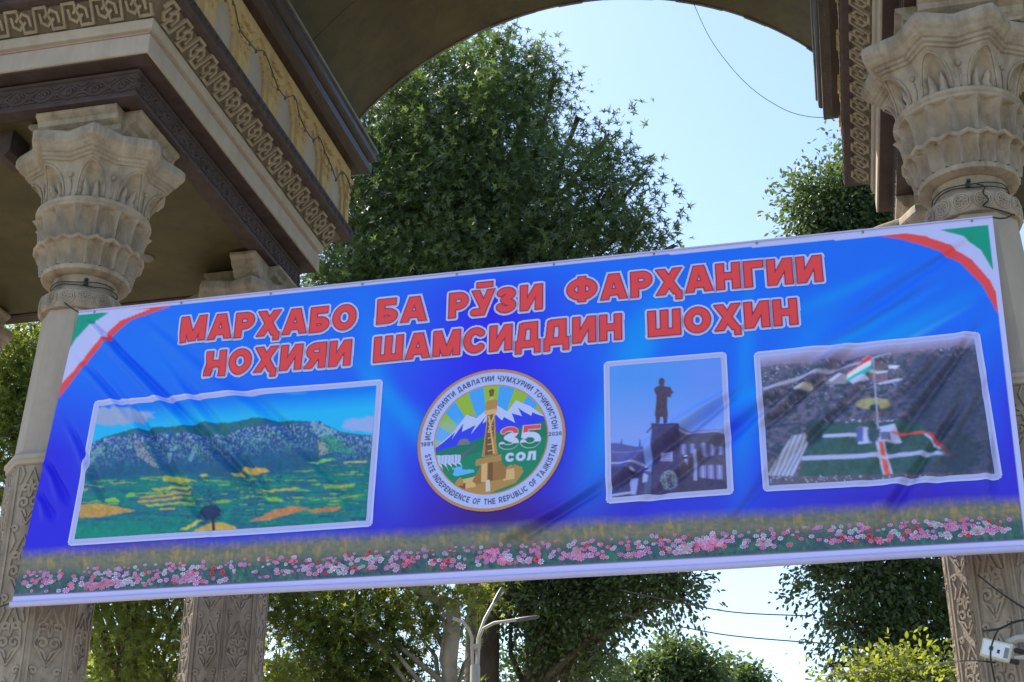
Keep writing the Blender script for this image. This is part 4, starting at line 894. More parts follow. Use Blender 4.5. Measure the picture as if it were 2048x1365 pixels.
# ---- round emblem
def emblem():
    ce = plane_hit(982, 879); rad = .5*(plane_hit(1131, 866)[0]-plane_hit(834, 880)[0]); n = 330
    g = np.linspace(-1.01, 1.01, n); A, B = np.meshgrid(g, -g); A, B = A.ravel(), B.ravel(); rr = np.hypot(A, B)
    x, z = ce[0]+A*rad, ce[1]+B*rad; N = len(A)
    BR_, WH, NV = ink((186, 132, 92)), ink((176, 186, 243)), ink((40, 34, 92))
    C = np.tile(BR_, (N, 1)); s = lambda d, w_=.008: np.clip(.5-d/w_, 0, 1)
    C = mixc(C, WH, s(rr-.955)); C = mixc(C, BR_, s(rr-.772))
    th = np.arctan2(A, B+.0-(-.02)); I = np.zeros(N)
    ins = np.tile(ink((70, 160, 240)), (N, 1))
    ang = np.arctan2(A-0.0, B+.28); k = np.cos(ang*15.0); ins = mixc(ins, ink((150, 182, 60)), np.clip(k*6+.5, 0, 1)); ins = mixc(ins, ink((140, 180, 235)), np.clip((.35-B)/.4, 0, .35))
    XY = lambda pts: [((p-715)/655, -(q-700)/613-(.088*(p-715)/655)*-1.0) for p, q in pts]      # picture px of the close-up -> unit disc (level)
    def pl(pts, c, a=1.0):
        m = inpoly(A, B, XY(pts)); ins[m] = ins[m]*(1-a)+ink(c)*a
    pl([(225, 700), (380, 590), (520, 460), (600, 500), (720, 420), (760, 415), (860, 490), (935, 402), (1060, 470), (1200, 590), (1200, 720), (225, 740)], (54, 66, 226))
    for q in ([(225, 700), (380, 590), (500, 455), (590, 500), (700, 425), (760, 412), (860, 490), (935, 402), (1060, 472), (1200, 592), (1130, 560), (1080, 530), (1070, 560), (1000, 510), (955, 470), (990, 550), (900, 510), (930, 600), (830, 530), (815, 560), (760, 500), (640, 560), (670, 500), (540, 635), (580, 560), (460, 600), (470, 530), (370, 650), (400, 590), (300, 660)],): pl(q, (188, 194, 246))
    pl([(200, 735), (500, 705), (800, 650), (1230, 625), (1230, 1000), (1000, 1250), (400, 1250), (200, 950)], (34, 118, 96)); pl([(200, 860), (600, 800), (1230, 760), (1230, 1000), (1000, 1250), (400, 1250)], (30, 138, 98), .6); pl([(420, 810), (560, 740), (610, 725), (560, 760), (470, 830)], (110, 90, 120), .6)
    m = (np.hypot((A-XY([(478, 0)])[0][0]), (B-XY([(478, 712)])[0][1])) < .085) & (B > XY([(478, 716)])[0][1]); ins[m] = ink((120, 116, 130))
    pl([(225, 765), (455, 795), (450, 870), (230, 840)], (180, 190, 232)); 
    for i in range(7): pl([(245+30*i, 770+4*i), (250+30*i, 770+4*i), (250+30*i, 850+3*i), (245+30*i, 850+3*i)], (120, 130, 185))
    for i in range(5): pl([(250+44*i, 842+5*i), (280+44*i, 848+5*i), (300+42*i, 900), (318+36*i, 935-8*i), (290+42*i, 885)], (200, 206, 246))
    pl([(385, 900), (470, 895), (470, 925), (570, 940), (580, 965), (420, 975), (385, 955), (400, 925)], (96, 176, 250))
    gold, gd, gl = (178, 134, 78), (120, 84, 56), (212, 172, 116)
    for q, c in (([(400, 1075), (600, 990), (880, 975), (1010, 1020), (940, 1110), (700, 1165), (480, 1120)], gold), ([(470, 1010), (590, 1000), (590, 1090), (465, 1090)], gl), ([(830, 985), (930, 980), (930, 1075), (830, 1078)], gl), ([(560, 1040), (640, 910), (800, 905), (860, 970), (850, 1060), (600, 1070)], (156, 112, 64)), ([(590, 860), (810, 850), (815, 905), (585, 915)], gold), ([(640, 905), (690, 905), (690, 1060), (640, 1060)], gl), ([(700, 905), (740, 905), (740, 1060), (700, 1060)], gd), ([(640, 850), (780, 845), (765, 740), (750, 480), (680, 480), (672, 600), (655, 740)], gold), ([(690, 490), (735, 490), (745, 600), (735, 840), (668, 840), (672, 700)], gd),
                 ([(655, 448), (775, 445), (770, 478), (745, 490), (680, 492), (656, 475)], gl), ([(662, 388), (700, 350), (740, 350), (776, 385), (770, 420), (765, 445), (665, 448)], gold), ([(690, 360), (720, 330), (748, 360)], gl), ([(700, 330), (698, 300), (690, 275), (718, 262), (745, 275), (738, 300), (736, 330)], gd), ([(690, 500), (705, 500), (755, 830), (740, 830)], gl), ([(735, 500), (750, 500), (700, 640), (690, 640)], gl), ([(680, 1050), (715, 1050), (720, 1145), (680, 1145)], (205, 196, 186)), ([(440, 1050), (500, 1040), (500, 1090), (430, 1090)], gd), ([(870, 960), (900, 950), (930, 985), (850, 985)], gold), ([(920, 950), (990, 985), (1000, 1030), (930, 1040)], gold), ([(415, 1020), (455, 985), (480, 1020), (480, 1060), (415, 1055)], gold)): pl(q, c)
    for yy in (545, 590, 640, 690, 745, 800): pl([(690, yy), (735, yy-3), (735, yy+4), (690, yy+8)], gl)
    # figures 35 and the word under them
    def text(t, x0, zb, h_, hw, cf, sx=1.0, slant=0.0, gap=.12):
        nonlocal ins
        bx = x0
        for c in t:
            W, _ = glyph(c, hw); d = glyph_sd((A-bx-slant*(B-zb))/(h_*sx), (B-zb)/h_, c, hw)*h_
            ins = mixc(ins, np.asarray(cf)[None] if np.ndim(cf) == 1 else cf, s(d, .012)); bx += (W+gap)*h_*sx
    tri = np.tile(ink((196, 202, 246)), (N, 1)); z35 = -.175
    tri[(B-z35) > .225] = ink((226, 76, 76)); tri[(B-z35) < .085] = ink((34, 122, 84))
    text('35', .125, z35, .325, .115, np.tile(ink((196, 202, 246)), (N, 1)), 1.10, .05, .07); text('35', .131, z35+.007, .311, .092, tri, 1.12, .05, .09)
    text('СОЛ', .20, -.345, .125, .14, ink((196, 200, 244)), 1.15, .04, .12)
    C = mixc(C, ins, s(rr-.755))
    # ring inscriptions
    def ring(t, a_mid, r, h_, hw, flip, gap=.20, stretch=1.0):
        nonlocal C
        ws = [(.45 if c == ' ' else glyph(c, hw)[0])+gap for c in t]; tot = sum(ws)*h_*stretch/r; a = a_mid-tot/2 if not flip else a_mid+tot/2
        phi = np.arctan2(A, B)
        for c, wv in zip(t, ws):
            da = wv*h_*stretch/r
            if c != ' ':
                q = (phi-a+math.pi) % (2*math.pi)-math.pi
                lx = q*r/(h_*stretch) if not flip else -q*r/(h_*stretch); ly = (rr-r)/h_ if not flip else (r-rr)/h_
                mm = (lx > -.4) & (lx < wv+.4) & (ly > -.5) & (ly < 1.5)
                d = glyph_sd(lx[mm], ly[mm], c, hw)*h_; C[mm] = mixc(C[mm], NV, s(d, .010))
            a += da if not flip else -da
    ring('ИСТИҚЛОЛИЯТИ ДАВЛАТИИ ҶУМҲУРИИ ТОҶИКИСТОН', R_(0), .825, .078, .10, False, .17, .80)
    ring('STATE INDEPENDENCE OF THE REPUBLIC OF TAJIKISTAN', R_(180), .905, .078, .10, True, .17, .80)
    def flat(t, xm, zm, h_, hw):
        nonlocal C
        ws = [glyph(c, hw)[0]+.16 for c in t]; bx = xm-sum(ws)*h_/2
        for c, wv in zip(t, ws): C = mixc(C, NV, s(glyph_sd((A-bx)/h_, (B-zm)/h_, c, hw)*h_, .010)); bx += wv*h_
    flat('1991', -.864, -.03, .060, .10); flat('2026', .864, -.03, .054, .10)
    F = grid_quads(n, n); kv = rr < 1.0; F = F[kv[F].all(1)]; us, inv = np.unique(F, return_inverse=True)
    bpart('emblem', to3d(x, z, .006)[us], inv.reshape(F.shape), C[us], label='round printed emblem with golden tower, mountains and the figure 35')
emblem()

# ---- printed cosmos flowers, each a flat cut of print; too many and too small to be parts
def flowers():
    V, F, C = [], [], []; nb = 0
    cols = [(222, 130, 200), (236, 120, 170), (206, 196, 246), (226, 76, 84), (214, 160, 226), (222, 140, 196), (200, 200, 246), (214, 150, 215)]
    pts = []
    per = 330.0
    r2 = random.Random(3); base = []
    for k in range(74):
        t = r2.random()**1.25; base.append((r2.random()*per*.5, t, r2.choice(cols), r2.uniform(.75, 1.25), r2.random()))
    for cl_ in range(0):
        cx, ct, cc = r2.random()*per*.5, r2.uniform(.15, .55), cols[[4, 1][cl_]]
        for k in range(6): base.append((cx+r2.gauss(0, 12), ct+r2.gauss(0, .10), cc, r2.uniform(.8, 1.2), r2.random()))
    cl2 = [(r2.random()*2150-20, r2.uniform(.1, .6), r2.choice(cols)) for k in range(46)]
    for rep in range(1):
        for k in range(1500):
            X = r2.random()*2150-40; t = r2.random()**1.15; c = r2.choice(cols); sz = r2.uniform(.6, 1.25); ph = r2.random()
            if r2.random() < .28: cx, ct, c = r2.choice(cl2); X = cx+r2.gauss(0, 13); t = min(.98, max(.02, ct+r2.gauss(0, .09)))
            for mir in (0,):
                Yt = 1140-.0565*X; Y = Yt+6+62*t
                if Y > 1197-.0565*X: continue
                pts.append((X, Y, c, sz*(.62+.55*t), ph))
    for X, Y, c, sz, ph in pts:
        P = plane_hit(X, Y); 
        xl = BL[0]+(TL[0]-BL[0])*(P[1]-ZB)/(ZT-ZB)+.05
        if P[0] < xl or P[0] > BR[0]-.08 or P[1] < ZB+.08: continue
        r = .022*sz; npet = 7; cen = len(V)
        cx, cz = P; sq = .55+.45*ph
        base_c = ink(c); cc = base_c*(.8+.4*random.random())
        for k in range(npet):
            a = 2*math.pi*k/npet+ph*3
            for da, q in ((-.05, .12), (-.36, .72), (-.16, 1.0), (.16, 1.0), (.36, .72), (.05, .12)):
                V.append((cx+r*q*math.cos(a+da), cz+r*q*sq*math.sin(a+da))); C.append(np.clip(cc*(1.0 if q > .5 else .6), .004, .93))
            i = len(V)-6; F.append((i, i+1, i+2, i+3, i+4, i+5))
        for k in range(6):
            V.append((cx+r*.22*math.cos(k*math.pi/3), cz+r*.22*sq*math.sin(k*math.pi/3))); C.append(ink((205, 150, 90)) if c[1] > 80 else ink((120, 30, 50)))
        i = len(V)-6; F.append(tuple(range(i, i+6)))
    V = np.array(V); off = np.tile(np.array([.004]*6*7+[.0052]*6), len(V)//48)
    P3 = to3d(V[:, 0], V[:, 1], off)
    o = bpart('printed_flowers', P3, np.array(F), np.array(C)); o['kind'] = 'stuff'
flowers()

# ================================================================ TREES
LEAF5 = np.array([(0, 0), (.15, .24), (.56, .26), (.17, .42), (.46, .82), (.0, .50), (0, 1.08), (-.17, .42), (-.46, .82), (-.15, .24), (-.56, .26), (.10, .46), (-.10, .46)])
LEAF5F = [(0, 1, 9), (1, 2, 3), (3, 4, 11), (11, 6, 12), (12, 8, 7), (7, 10, 9), (1, 3, 9), (3, 7, 9)]
LEAF3 = np.array([(0, 0), (.24, .38), (.20, .70), (0, 1.0), (-.20, .70), (-.24, .38)])
LEAF3F = [(0, 1, 5), (1, 2, 4), (1, 4, 5), (2, 3, 4)]
def leaves(pos, out, size, shape, r):
    """pos (n,3), out (n,3) growth direction -> mesh arrays"""
    n = len(pos); L2, F0 = (LEAF5, LEAF5F) if shape == 5 else (LEAF3, LEAF3F)
    d = out+r.normal(0, .55, (n, 3)); d[:, 2] -= .35; d /= np.linalg.norm(d, axis=1, keepdims=True)
    nn = r.normal(0, .6, (n, 3)); nn[:, 2] += .75; nn -= d*(nn*d).sum(1, keepdims=True); nn /= np.linalg.norm(nn, axis=1, keepdims=True)
    sd_ = np.cross(d, nn); sz = size*r.uniform(.6, 1.2, n)
    k = len(L2); x = L2[None, :, 0:1]; y = L2[None, :, 1:2]
    droop = -.22*(y**2)+.12*np.abs(x)
    V = pos[:, None, :]+sz[:, None, None]*(sd_[:, None, :]*x+d[:, None, :]*y+nn[:, None, :]*droop)
    F = (np.array(F0)[None]+(np.arange(n)*k)[:, None, None]).reshape(-1, 3)
    return V.reshape(-1, 3), F
def tree(name, label, base, blobs, trunk_r, leaf, nleaf, shape, lmat, bark, group=None, seed=1, lean=(0, 0), fork=.35, twig_l=.55):
    """blobs: list of (centre xyz, radii xyz, weight)"""
    r = np.random.default_rng(seed); bx, by = base
    root = empty(name, (bx, by, 0)); tag(root, label, 'tree', group)
    I = Matrix.Translation((-bx, -by, 0))
    blobs = [(c_, tuple(max(.22*k_, k_-.42*twig_l) for k_ in r_), w_) for c_, r_, w_ in blobs]
    C = np.array([b_[0] for b_ in blobs]); W = np.array([b_[2]*np.prod(b_[1])**(2/3) for b_ in blobs]); W = W/W.sum()
    top = C[:, 2].max(); zc = C[:, 2].min()
    # trunk
    tz = zc+(top-zc)*fork
    tp = [Vector((bx, by, -.1)), Vector((bx+lean[0]*.3, by+lean[1]*.3, tz*.35)), Vector((bx+lean[0]*.7, by+lean[1]*.7, tz*.7)), Vector((bx+lean[0], by+lean[1], tz))]
    apex = Vector(C[np.argmax(C[:, 2])]); tp += [tp[-1].lerp(apex, .5)+Vector(r.normal(0, .3, 3)), apex]
    rad = [trunk_r*1.35, trunk_r, trunk_r*.9, trunk_r*.75, trunk_r*.4, trunk_r*.12]
    def fine(P, Rr, m=5):
        q, rr = [], []
        for i in range(len(P)-1):
            for j in range(m):
                t = j/m; q.append(P[i].lerp(P[i+1], t)+Vector(r.normal(0, 1, 3))*Rr[i]*.12); rr.append(Rr[i]*(1-t)+Rr[i+1]*t)
        return q+[P[-1]], rr+[Rr[-1]]
    q, rr = fine(tp, rad); tb = MB(); tb.tube(q, rr, 12)
    o = tb.build('trunk', bark, root, I); smooth_by_angle(o, 60)
    lim = MB()
    for c, R3, wgt in blobs:
        c = Vector(c); t = min(.95, max(.15, (c.z-R3[2]*.6)/max(tz, .1)*.8)) if c.z < tz*1.2 else r.uniform(.75, 1.0)
        s = int(t*(len(q)-11)) if len(q) > 12 else len(q)//2; p0 = q[min(max(s, 2), len(q)-2)]
        l = (c-p0).length; mid = p0.lerp(c, .5)+Vector((0, 0, .12*l))+Vector(r.normal(0, .06*l, 3))
        r0 = min(trunk_r*.32, .022*l+.02); lim.tube([p0, p0.lerp(mid, .5)+Vector(r.normal(0, .03*l, 3)), mid, mid.lerp(c, .55), c], [r0, r0*.85, r0*.65, r0*.4, r0*.18], 7)
        for k in range(7):
            e = c+Vector(r.normal(0, .55, 3)*np.array(R3)); m2 = c.lerp(e, .5)+Vector((0, 0, .1*(e-c).length))
            st = mid.lerp(c, r.uniform(.2, 1)); lim.tube([st, m2, e], [r0*.32, r0*.2, r0*.06], 5)
    o = lim.build('limbs', bark, root, I); smooth_by_angle(o, 60)
    # twigs with leaves
    ntw = max(1, nleaf//14); bi = r.choice(len(blobs), ntw, p=W)
    v = r.normal(0, 1, (ntw, 3)); v /= np.linalg.norm(v, axis=1, keepdims=True)
    rad_ = r.uniform(.12, 1.0, ntw)**.55*r.uniform(.85, 1.18, ntw)
    R3 = np.array([b_[1] for b_ in blobs])[bi]; tc = C[bi]+v*rad_[:, None]*R3
    od = v*.8+r.normal(0, .35, (ntw, 3)); od[:, 2] += .15; od /= np.linalg.norm(od, axis=1, keepdims=True)
    per = 14; t = r.uniform(0, 1, (ntw, per)); pos = tc[:, None, :]+od[:, None, :]*(t[..., None]*twig_l)+r.normal(0, .09*twig_l/.55, (ntw, per, 3)); pos[..., 2] -= .12*t**2
    dirs = np.repeat(od[:, None, :], per, 1)
    V, F = leaves(pos.reshape(-1, 3), dirs.reshape(-1, 3).copy(), leaf, shape, r)
    o = link('foliage', mesh_np('foliage', V, F), lmat, root, I); o['kind'] = 'stuff'
    return root
def bl(px, py, rpx, y, wgt=1.0, dy=1.0, sz=1.0):
    c = un(px, py, 1, y); m = np.linalg.norm(c-CC)/FPX*rpx
    return (tuple(c), (m, m*dy, m*sz), wgt)
G_P = None
# the tall plane tree that fills the opening
tree('plane_tree', 'tall dense plane tree with dark broad leaves filling the arch opening above the banner', (-6.0, 23.5),
     [bl(985, 150, 85, 22), bl(1060, 180, 75, 22), bl(890, 190, 95, 22.5), bl(1110, 150, 45, 22, .8), bl(940, 110, 50, 22.3), bl(1155, 235, 42, 21.6, .8), bl(1000, 290, 130, 22), bl(1215, 275, 52, 21.4, .8), bl(850, 330, 130, 22.5), bl(1290, 345, 42, 21, .8), bl(1230, 380, 80, 21.2),
      bl(1110, 400, 120, 21.6), bl(920, 440, 150, 22.3), bl(775, 400, 90, 22.5), bl(720, 500, 100, 22.5), bl(1010, 540, 140, 21.8), bl(1190, 500, 110, 21.2), bl(1280, 450, 60, 21, .8), bl(1350, 492, 26, 21, 2.0, 1, .6), bl(1250, 540, 80, 21.2), bl(860, 580, 140, 22.3), bl(760, 620, 120, 22.5), bl(690, 570, 80, 22.5),
      bl(900, 760, 170, 23, .5), bl(1100, 740, 170, 22.5, .5), bl(1000, 920, 180, 23, .5), bl(1180, 900, 140, 22.5, .5), bl(820, 950, 150, 23, .5), bl(760, 250, 110, 23), bl(640, 380, 120, 23, .6), bl(820, 130, 90, 23.5, .6), bl(950, 20, 50, 23, .8), bl(1020, 60, 30, 22.4, .5, 1, 1.4), bl(1080, 95, 22, 22, .4, 1, 1.5)],
     .30, .175, 62000, 5, M_LEAF, M_BARK, seed=11, lean=(.6, -.5), fork=.45, twig_l=.8)
# trees seen under the banner
tree('pale_trunk_tree', 'plane tree with pale smooth trunk behind the branched lamp post', (un(897, 1365, 1, 19)[0]-.05, 19.0),
     [bl(600, 1215, 70, 18.5), bl(700, 1240, 90, 18.7), bl(610, 1320, 85, 18.5), bl(720, 1350, 90, 18.9), bl(820, 1250, 75, 19.2), bl(800, 1370, 70, 19.3), bl(880, 1190, 60, 18.9, .8), bl(960, 1170, 60, 19.2), bl(560, 1120, 120, 19, .6), bl(760, 1100, 140, 19.5, .5), bl(960, 1290, 45, 19.8, .7), bl(650, 1450, 120, 19.2, .7), bl(860, 1440, 90, 19.8, .6)],
     .135, .14, 17000, 5, M_LEAF2, M_PALEBARK, seed=5, lean=(.1, 0), fork=.6)
tree('dark_tree', 'dark leafy tree with black forked trunk right of the lamp post under the banner', (un(1035, 1365, 1, 24)[0], 24.0),
     [bl(1130, 1190, 95, 23), bl(1220, 1215, 70, 22.6), bl(1020, 1200, 80, 23.5), bl(1120, 1290, 70, 23.4), bl(1200, 1300, 45, 22.8, .8), bl(1345, 1170, 48, 22, 3.0), bl(1290, 1140, 66, 22.3, 2), bl(1370, 1190, 30, 22, 3.0), bl(1070, 1360, 60, 24, .6), bl(1180, 1380, 60, 23, .6), bl(1240, 1280, 26, 22.8, .4), bl(1150, 1080, 150, 23.4, .7), bl(980, 1340, 60, 24.6, .5), bl(1240, 1050, 100, 22.5, .6)],
     .22, .10, 34000, 3, M_LEAF, M_BARK, seed=8, lean=(.4, -.3), fork=.4)
tree('slim_tree', 'slim dark trunk with light green leaves right of the forked trunk', (un(1140, 1365, 1, 26)[0], 26.0),
     [bl(1150, 1250, 80, 26), bl(1100, 1330, 70, 26.5), bl(1190, 1370, 70, 26), bl(1110, 1150, 110, 26.5, .8), bl(1160, 1440, 110, 26.2, .7)],
     .12, .12, 9000, 3, M_LEAF4, M_BARK, seed=9)
tree('left_tree', 'dark leafy tree with sky glinting through behind the left columns', (-10.2, 19.5),
     [bl(30, 720, 80, 17, 2.2), bl(20, 850, 80, 17, 2.0), bl(60, 960, 70, 17.2, 1.4), bl(0, 1000, 60, 17, .7), bl(120, 800, 130, 18, 1.4), bl(260, 1220, 80, 17.5), bl(350, 1230, 80, 18), bl(230, 1330, 60, 17.5, .7), bl(330, 1340, 70, 18, .7), bl(400, 1300, 60, 18, .8), bl(300, 1060, 170, 18, .6), bl(180, 1100, 150, 17.6, .5), bl(420, 1130, 130, 18.4, .6), bl(60, 1340, 90, 17.8, .4), bl(-60, 1180, 120, 17.5, .5), bl(280, 1440, 120, 18.2, .6), bl(-60, 760, 120, 17.4, .6)],
     .24, .14, 24000, 5, M_LEAF2, M_BARK, seed=21, fork=.3)
tree('yellow_tree', 'sunlit yellow green tree glimpsed low between the left pillars', (-13.5, 34.0),
     [bl(240, 1330, 60, 34), bl(330, 1350, 60, 34.5), bl(560, 1340, 60, 33), bl(640, 1365, 60, 33), bl(20, 1200, 60, 34), bl(60, 1290, 60, 34), bl(440, 1400, 120, 34), bl(300, 1450, 120, 34), bl(150, 1420, 120, 34)],
     .2, .22, 12000, 3, M_LEAF3, M_BARK, seed=25)
tree('right_tree', 'leafy tree behind the right columns with bright leaf tips against the sky', (3.6, 19.5),
     [bl(1618, 405, 52, 18, 2.4), bl(1665, 420, 70, 18.2, 2.4), bl(1705, 360, 55, 18.4, 2.4), bl(1700, 290, 34, 18.6, 2.2, 1, 1.3), bl(1740, 420, 85, 18.6, 2.2), bl(1650, 460, 62, 18.2, 2), bl(1700, 470, 85, 18.6, 2), bl(1800, 460, 100, 19, 1.5), bl(1760, 600, 150, 19, .5), bl(1700, 780, 150, 19, .4), bl(1760, 950, 160, 19, .5),
      bl(1620, 1140, 50, 18.4), bl(1690, 1170, 80, 18.4), bl(1790, 1180, 90, 18.8), bl(1870, 1230, 90, 19), bl(1720, 1260, 80, 18.5), bl(1810, 1310, 85, 18.8), bl(1650, 1245, 35, 18.3, .7), bl(1660, 1330, 40, 18.3, .7), bl(1720, 1100, 120, 18.8, .6), bl(1900, 1340, 80, 19, .7), bl(1840, 1080, 120, 19.2, .5), bl(1980, 1200, 120, 19.5, .5), bl(2000, 700, 160, 19.8, .3), bl(1840, 1430, 110, 19, .6)],
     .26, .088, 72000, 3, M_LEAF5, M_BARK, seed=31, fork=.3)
tree('golden_tree', 'low yellow green crown in front of the darker right tree', (1.3, 15.6),
     [bl(1700, 1395, 60, 15.5), bl(1750, 1372, 55, 15.6), bl(1830, 1378, 70, 15.8), bl(1770, 1440, 110, 15.7), bl(1880, 1420, 95, 15.9), bl(1680, 1440, 60, 15.5)],
     .07, .08, 10000, 3, M_LEAF2, M_BARK, seed=33)
tree('far_round_tree', 'rounded green tree far off under the open sky at the bottom', (un(1350, 1365, 1, 42)[0], 42.0),
     [bl(1350, 1320, 45, 42), bl(1300, 1345, 40, 42), bl(1400, 1345, 45, 42), bl(1250, 1360, 35, 42), bl(1335, 1285, 20, 42, .6), bl(1350, 1400, 90, 42.5), bl(1270, 1420, 70, 42)],
     .2, .19, 22000, 3, M_LEAF4, M_BARK, seed=41, group='far trees past the gate', twig_l=.8)
tree('far_small_tree', 'small pale green tree right of the rounded far tree', (un(1480, 1365, 1, 52)[0], 52.0),
     [bl(1475, 1340, 24, 52), bl(1455, 1365, 28, 52), bl(1500, 1365, 28, 52), bl(1550, 1368, 14, 52, .6), bl(1480, 1400, 50, 52), bl(1425, 1370, 20, 52)],
     .2, .22, 8000, 3, M_LEAF4, M_BARK, seed=43, group='far trees past the gate', twig_l=.8)

# ================================================================ LAMP POST, CABLES, BOX
lp = un(950, 1365, 1, 16.0); lx, ly = lp[0], 16.0
lamp = empty('street_lamp', (lx, ly, 0)); tag(lamp, 'pale street lamp with three upswept arms standing beyond the banner', 'street lamp')
LI = Matrix.Translation((-lx, -ly, 0))
zc = un(950, 1330, 1, 16)[2]; zt = un(950, 1290, 1, 16)[2]
o = MB().lathe([(.16, 0), (.16, .4), (.085, .5), (.058, zc-.02), (.050, zc)], 16).build('pole', M_POLE, lamp); smooth_by_angle(o)
o = MB().lathe([(.052, zt-.05), (.058, zt-.04), (.058, zt-.01), (.052, zt)], 16).build('collar', M_POLE, lamp); smooth_by_angle(o)
for (ex, ey), dy in (((882, 1228), -.35), ((1005, 1175), .55), ((1078, 1234), -.15)):
    e = Vector(un(ex, ey, 1, 16+dy)); d = Vector((e.x-lx, e.y-ly, 0)); dn = d.normalized()
    p0 = Vector((lx, ly, zc-.03))+dn*.035; p1 = Vector((lx, ly, zt+.08))+dn*.05
    P = [p0, p1, p1+Vector((0, 0, .10))+dn*.05]; a = P[-1]; b2 = e
    for t in (.2, .4, .6): P.append(a.lerp(b2, t)+Vector((0, 0, .05*(1-t))))
    ab = MB(); ab.tube(P, .019, 8); ao = ab.build('arm', M_POLE, lamp, LI); smooth_by_angle(ao, 60)
    hd = MB(); s0 = P[-1]; dv = (b2-s0)
    hd.tube([s0, s0+dv*.12, s0+dv*.5, s0+dv*.9, b2], [.019, .025, .026, .022, .010], 8); ho = hd.build('lamp_head', M_LAMPD, ao); smooth_by_angle(ho, 60)
def cable(name, pts, r, label, mat=M_WIRE, sag=0.0, n=24, group=None):
    P = [Vector(p) for p in pts]; q = []
    # Catmull-Rom through the points
    for i in range(len(P)-1):
        a, b2, c, d = P[max(i-1, 0)], P[i], P[i+1], P[min(i+2, len(P)-1)]
        for j in range(n):
            t = j/n; q.append(.5*((2*b2)+(-a+c)*t+(2*a-5*b2+4*c-d)*t*t+(-a+3*b2-3*c+d)*t**3))
    q.append(P[-1])
    o = MB().tube(q, r, 5).build(name, mat); tag(o, label, 'cable', group); smooth_by_angle(o, 80); return o
cable('hanging_cable', [un(1386, 5, 1, 12.45), un(1425, 85, 1, 12.4), un(1490, 165, 1, 12.3), un(1560, 215, 1, 12.2), un(1620, 234, 1, 12.1), un(1690, 234, 1, 12.0)], .0035, 'thin cable hanging in the sky from the arch rim to the right cornice', M_LAMPD)
cable('overhead_wire', [un(1240, 1180, 1, 21.5), un(1390, 1212, 1, 21.2), un(1480, 1226, 1, 21), un(1610, 1232, 1, 20.6)], .010, 'upper thin overhead wire crossing the white sky under the banner', M_LAMPD)
cable('overhead_wire', [un(1230, 1226, 1, 21.5), un(1320, 1245, 1, 21.3), un(1450, 1270, 1, 21), un(1600, 1284, 1, 20.6), un(1680, 1288, 1, 20.4)], .010, 'lower thin overhead wire crossing the white sky under the banner', M_LAMPD)
cable('low_wire', [un(1640, 1352, 1, 16), un(1780, 1340, 1, 13), un(1900, 1325, 1, 10), un(1950, 1322, 1, 8.75), un(1990, 1326, 1, 8.62)], .005, 'grey wire running from the trees to the right pedestal')
# strings of small bulbs wound round the necks, and a swag along the left frieze
def neck_wire(cx, cy, label, seed):
    r = random.Random(seed); pts = []
    for i in range(40):
        a = i/39*4*math.pi; z = 6.440+.055*(i/39)+.012*math.sin(3.1*a+seed)
        pts.append((cx+(.250+r.uniform(0, .012))*math.cos(a), cy+(.250+r.uniform(0, .012))*math.sin(a), z))
    o = cable('neck_cable', pts, .004, label, n=4)
    kb = MB(); d = Vector((-cx, -cy, 0)).normalized(); p = Vector((cx, cy, 6.47))+d*.262
    kb.box(p.x-.013, p.x+.013, p.y-.012, p.y+.012, p.z-.02, p.z+.015); kb.box(p.x-.006, p.x+.02, p.y-.02, p.y, p.z+.016, p.z+.034); kb.build('clip', M_WIRE, o)
neck_wire(*FRONTCOL_L, 'black cable wound round the neck of the left front column', 1); neck_wire(*FRONTCOL_R, 'black cable wound round the neck of the right front column', 2)
cable('drop_cable', [(1.23, 8.745, 6.47), (1.27, 8.70, 6.42), (1.25, 8.67, 6.36), (1.275, 8.67, 6.30), (1.24, 8.672, 6.262), (1.33, 8.70, 6.235), (1.44, 8.76, 6.21)], .005, 'black cable dropping over the rosette ring of the right column')
def frieze_string():
    x1 = RECT_L[1]+.955; P = []
    ys = np.linspace(8.4, 12.35, 23)
    for i, y in enumerate(ys): P.append((x1+(.012 if i % 3 else .03), y, 9.30-.26*abs(math.sin((y-9.14)*math.pi/.72))-.05*math.sin(i*1.7)))
    o = cable('string_lights', P, .0055, 'dark cable of small bulbs strung along the left frieze arches', n=5)
    for i, p in enumerate(P):
        bb = MB(); bb.lathe([(.004, .0), (.011, -.008), (.013, -.022), (.008, -.036), (.002, -.04)], 8); bo = bb.build('bulb', M_BULB, o, Matrix.Translation(p)); smooth_by_angle(bo)
frieze_string()
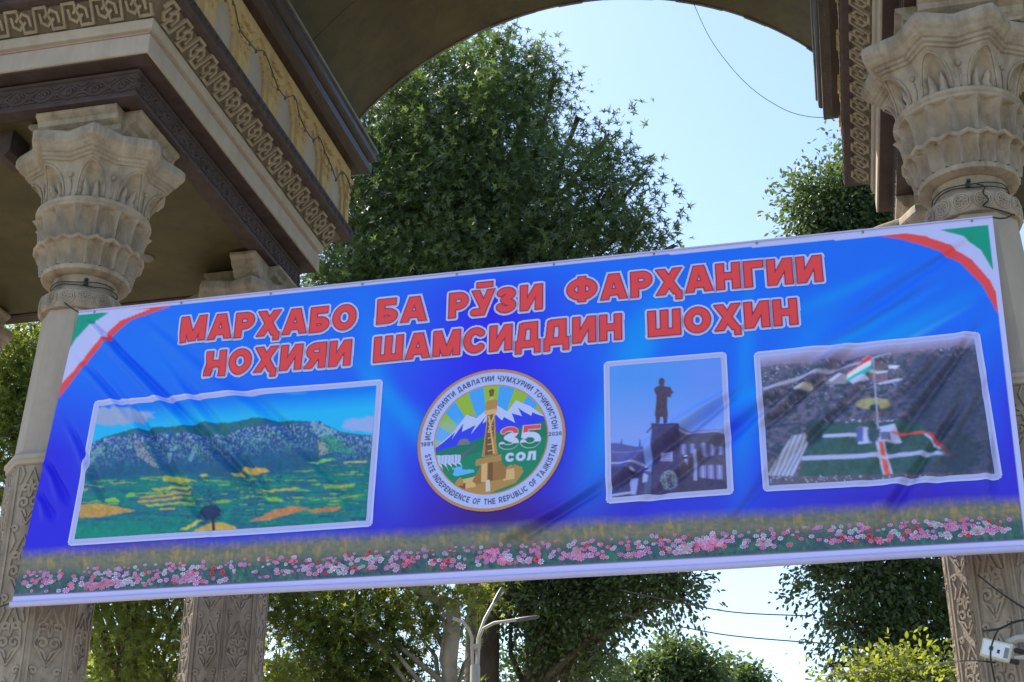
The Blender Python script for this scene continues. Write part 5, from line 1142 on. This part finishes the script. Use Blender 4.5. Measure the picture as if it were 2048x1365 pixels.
# meter box on the right pedestal
bp0 = un(1992, 1300, 1, 8.50)
box = empty('junction_box', tuple(bp0)); tag(box, 'small white junction box with printed face on the right pedestal', 'junction box')
box.scale = (.82, .82, .82); box.rotation_euler = (R_(0), R_(20), R_(-20))
b = MB(); b.box(-.105, .105, .0, .08, -.065, .065); o = b.build('body', M_YELL, box); md = o.modifiers.new('b', 'BEVEL'); md.width = .010; md.segments = 3
b = MB(); b.box(-.09, .09, -.008, .001, -.052, .052); o = b.build('face_plate', M_WHITE, box); md = o.modifiers.new('b', 'BEVEL'); md.width = .003; md.segments = 2
b = MB(); b.box(-.045, -.035, -.0105, -.0082, -.012, .016); b.box(-.028, -.018, -.0105, -.0082, -.012, .016); b.box(.012, .030, -.0105, -.0082, -.022, .004)
for k in range(5): b.box(.062+.006*k, .0645+.006*k, -.0105, -.0082, -.045, .03)
b.build('print', M_INK, box)
for sx in (.10, .118):
    b = MB(); b.tube([(sx, .03, -.05+(.08 if sx > .11 else 0)), (sx+.06, .02, -.05+(.08 if sx > .11 else 0))], .018, 10); b.build('gland', M_WIRE, box)
b = MB(); b.tube([(.05, .06, .07), (.10, .09, .12), (.25, .10, .17), (.6, .10, .18)], .028, 10); o = b.build('conduit', M_POLE, box); smooth_by_angle(o)
b = MB(); b.tube([(.13, .03, -.02), (.22, .0, .0), (.32, .02, .06), (.5, .08, .05)], .016, 8); o = b.build('conduit', M_POLE, box); smooth_by_angle(o)
cable('box_cable', [un(1966, 1262, 1, 8.55), un(1998, 1258, 1, 8.46), un(2030, 1244, 1, 8.48), un(2062, 1238, 1, 8.55)], .007, 'black cable passing over the top of the junction box')
cable('box_cable', [un(1997, 1258, 1, 8.45), un(1985, 1285, 1, 8.44), un(1981, 1310, 1, 8.44), un(1984, 1335, 1, 8.46), un(1992, 1375, 1, 8.55)], .0055, 'black cable hanging in front of the junction box')
cable('box_cable', [un(1955, 1150, 1, 8.68), un(2000, 1185, 1, 8.66), un(2046, 1215, 1, 8.64), un(2062, 1218, 1, 8.64)], .005, 'thin dark cable slanting across the right pedestal under the banner')
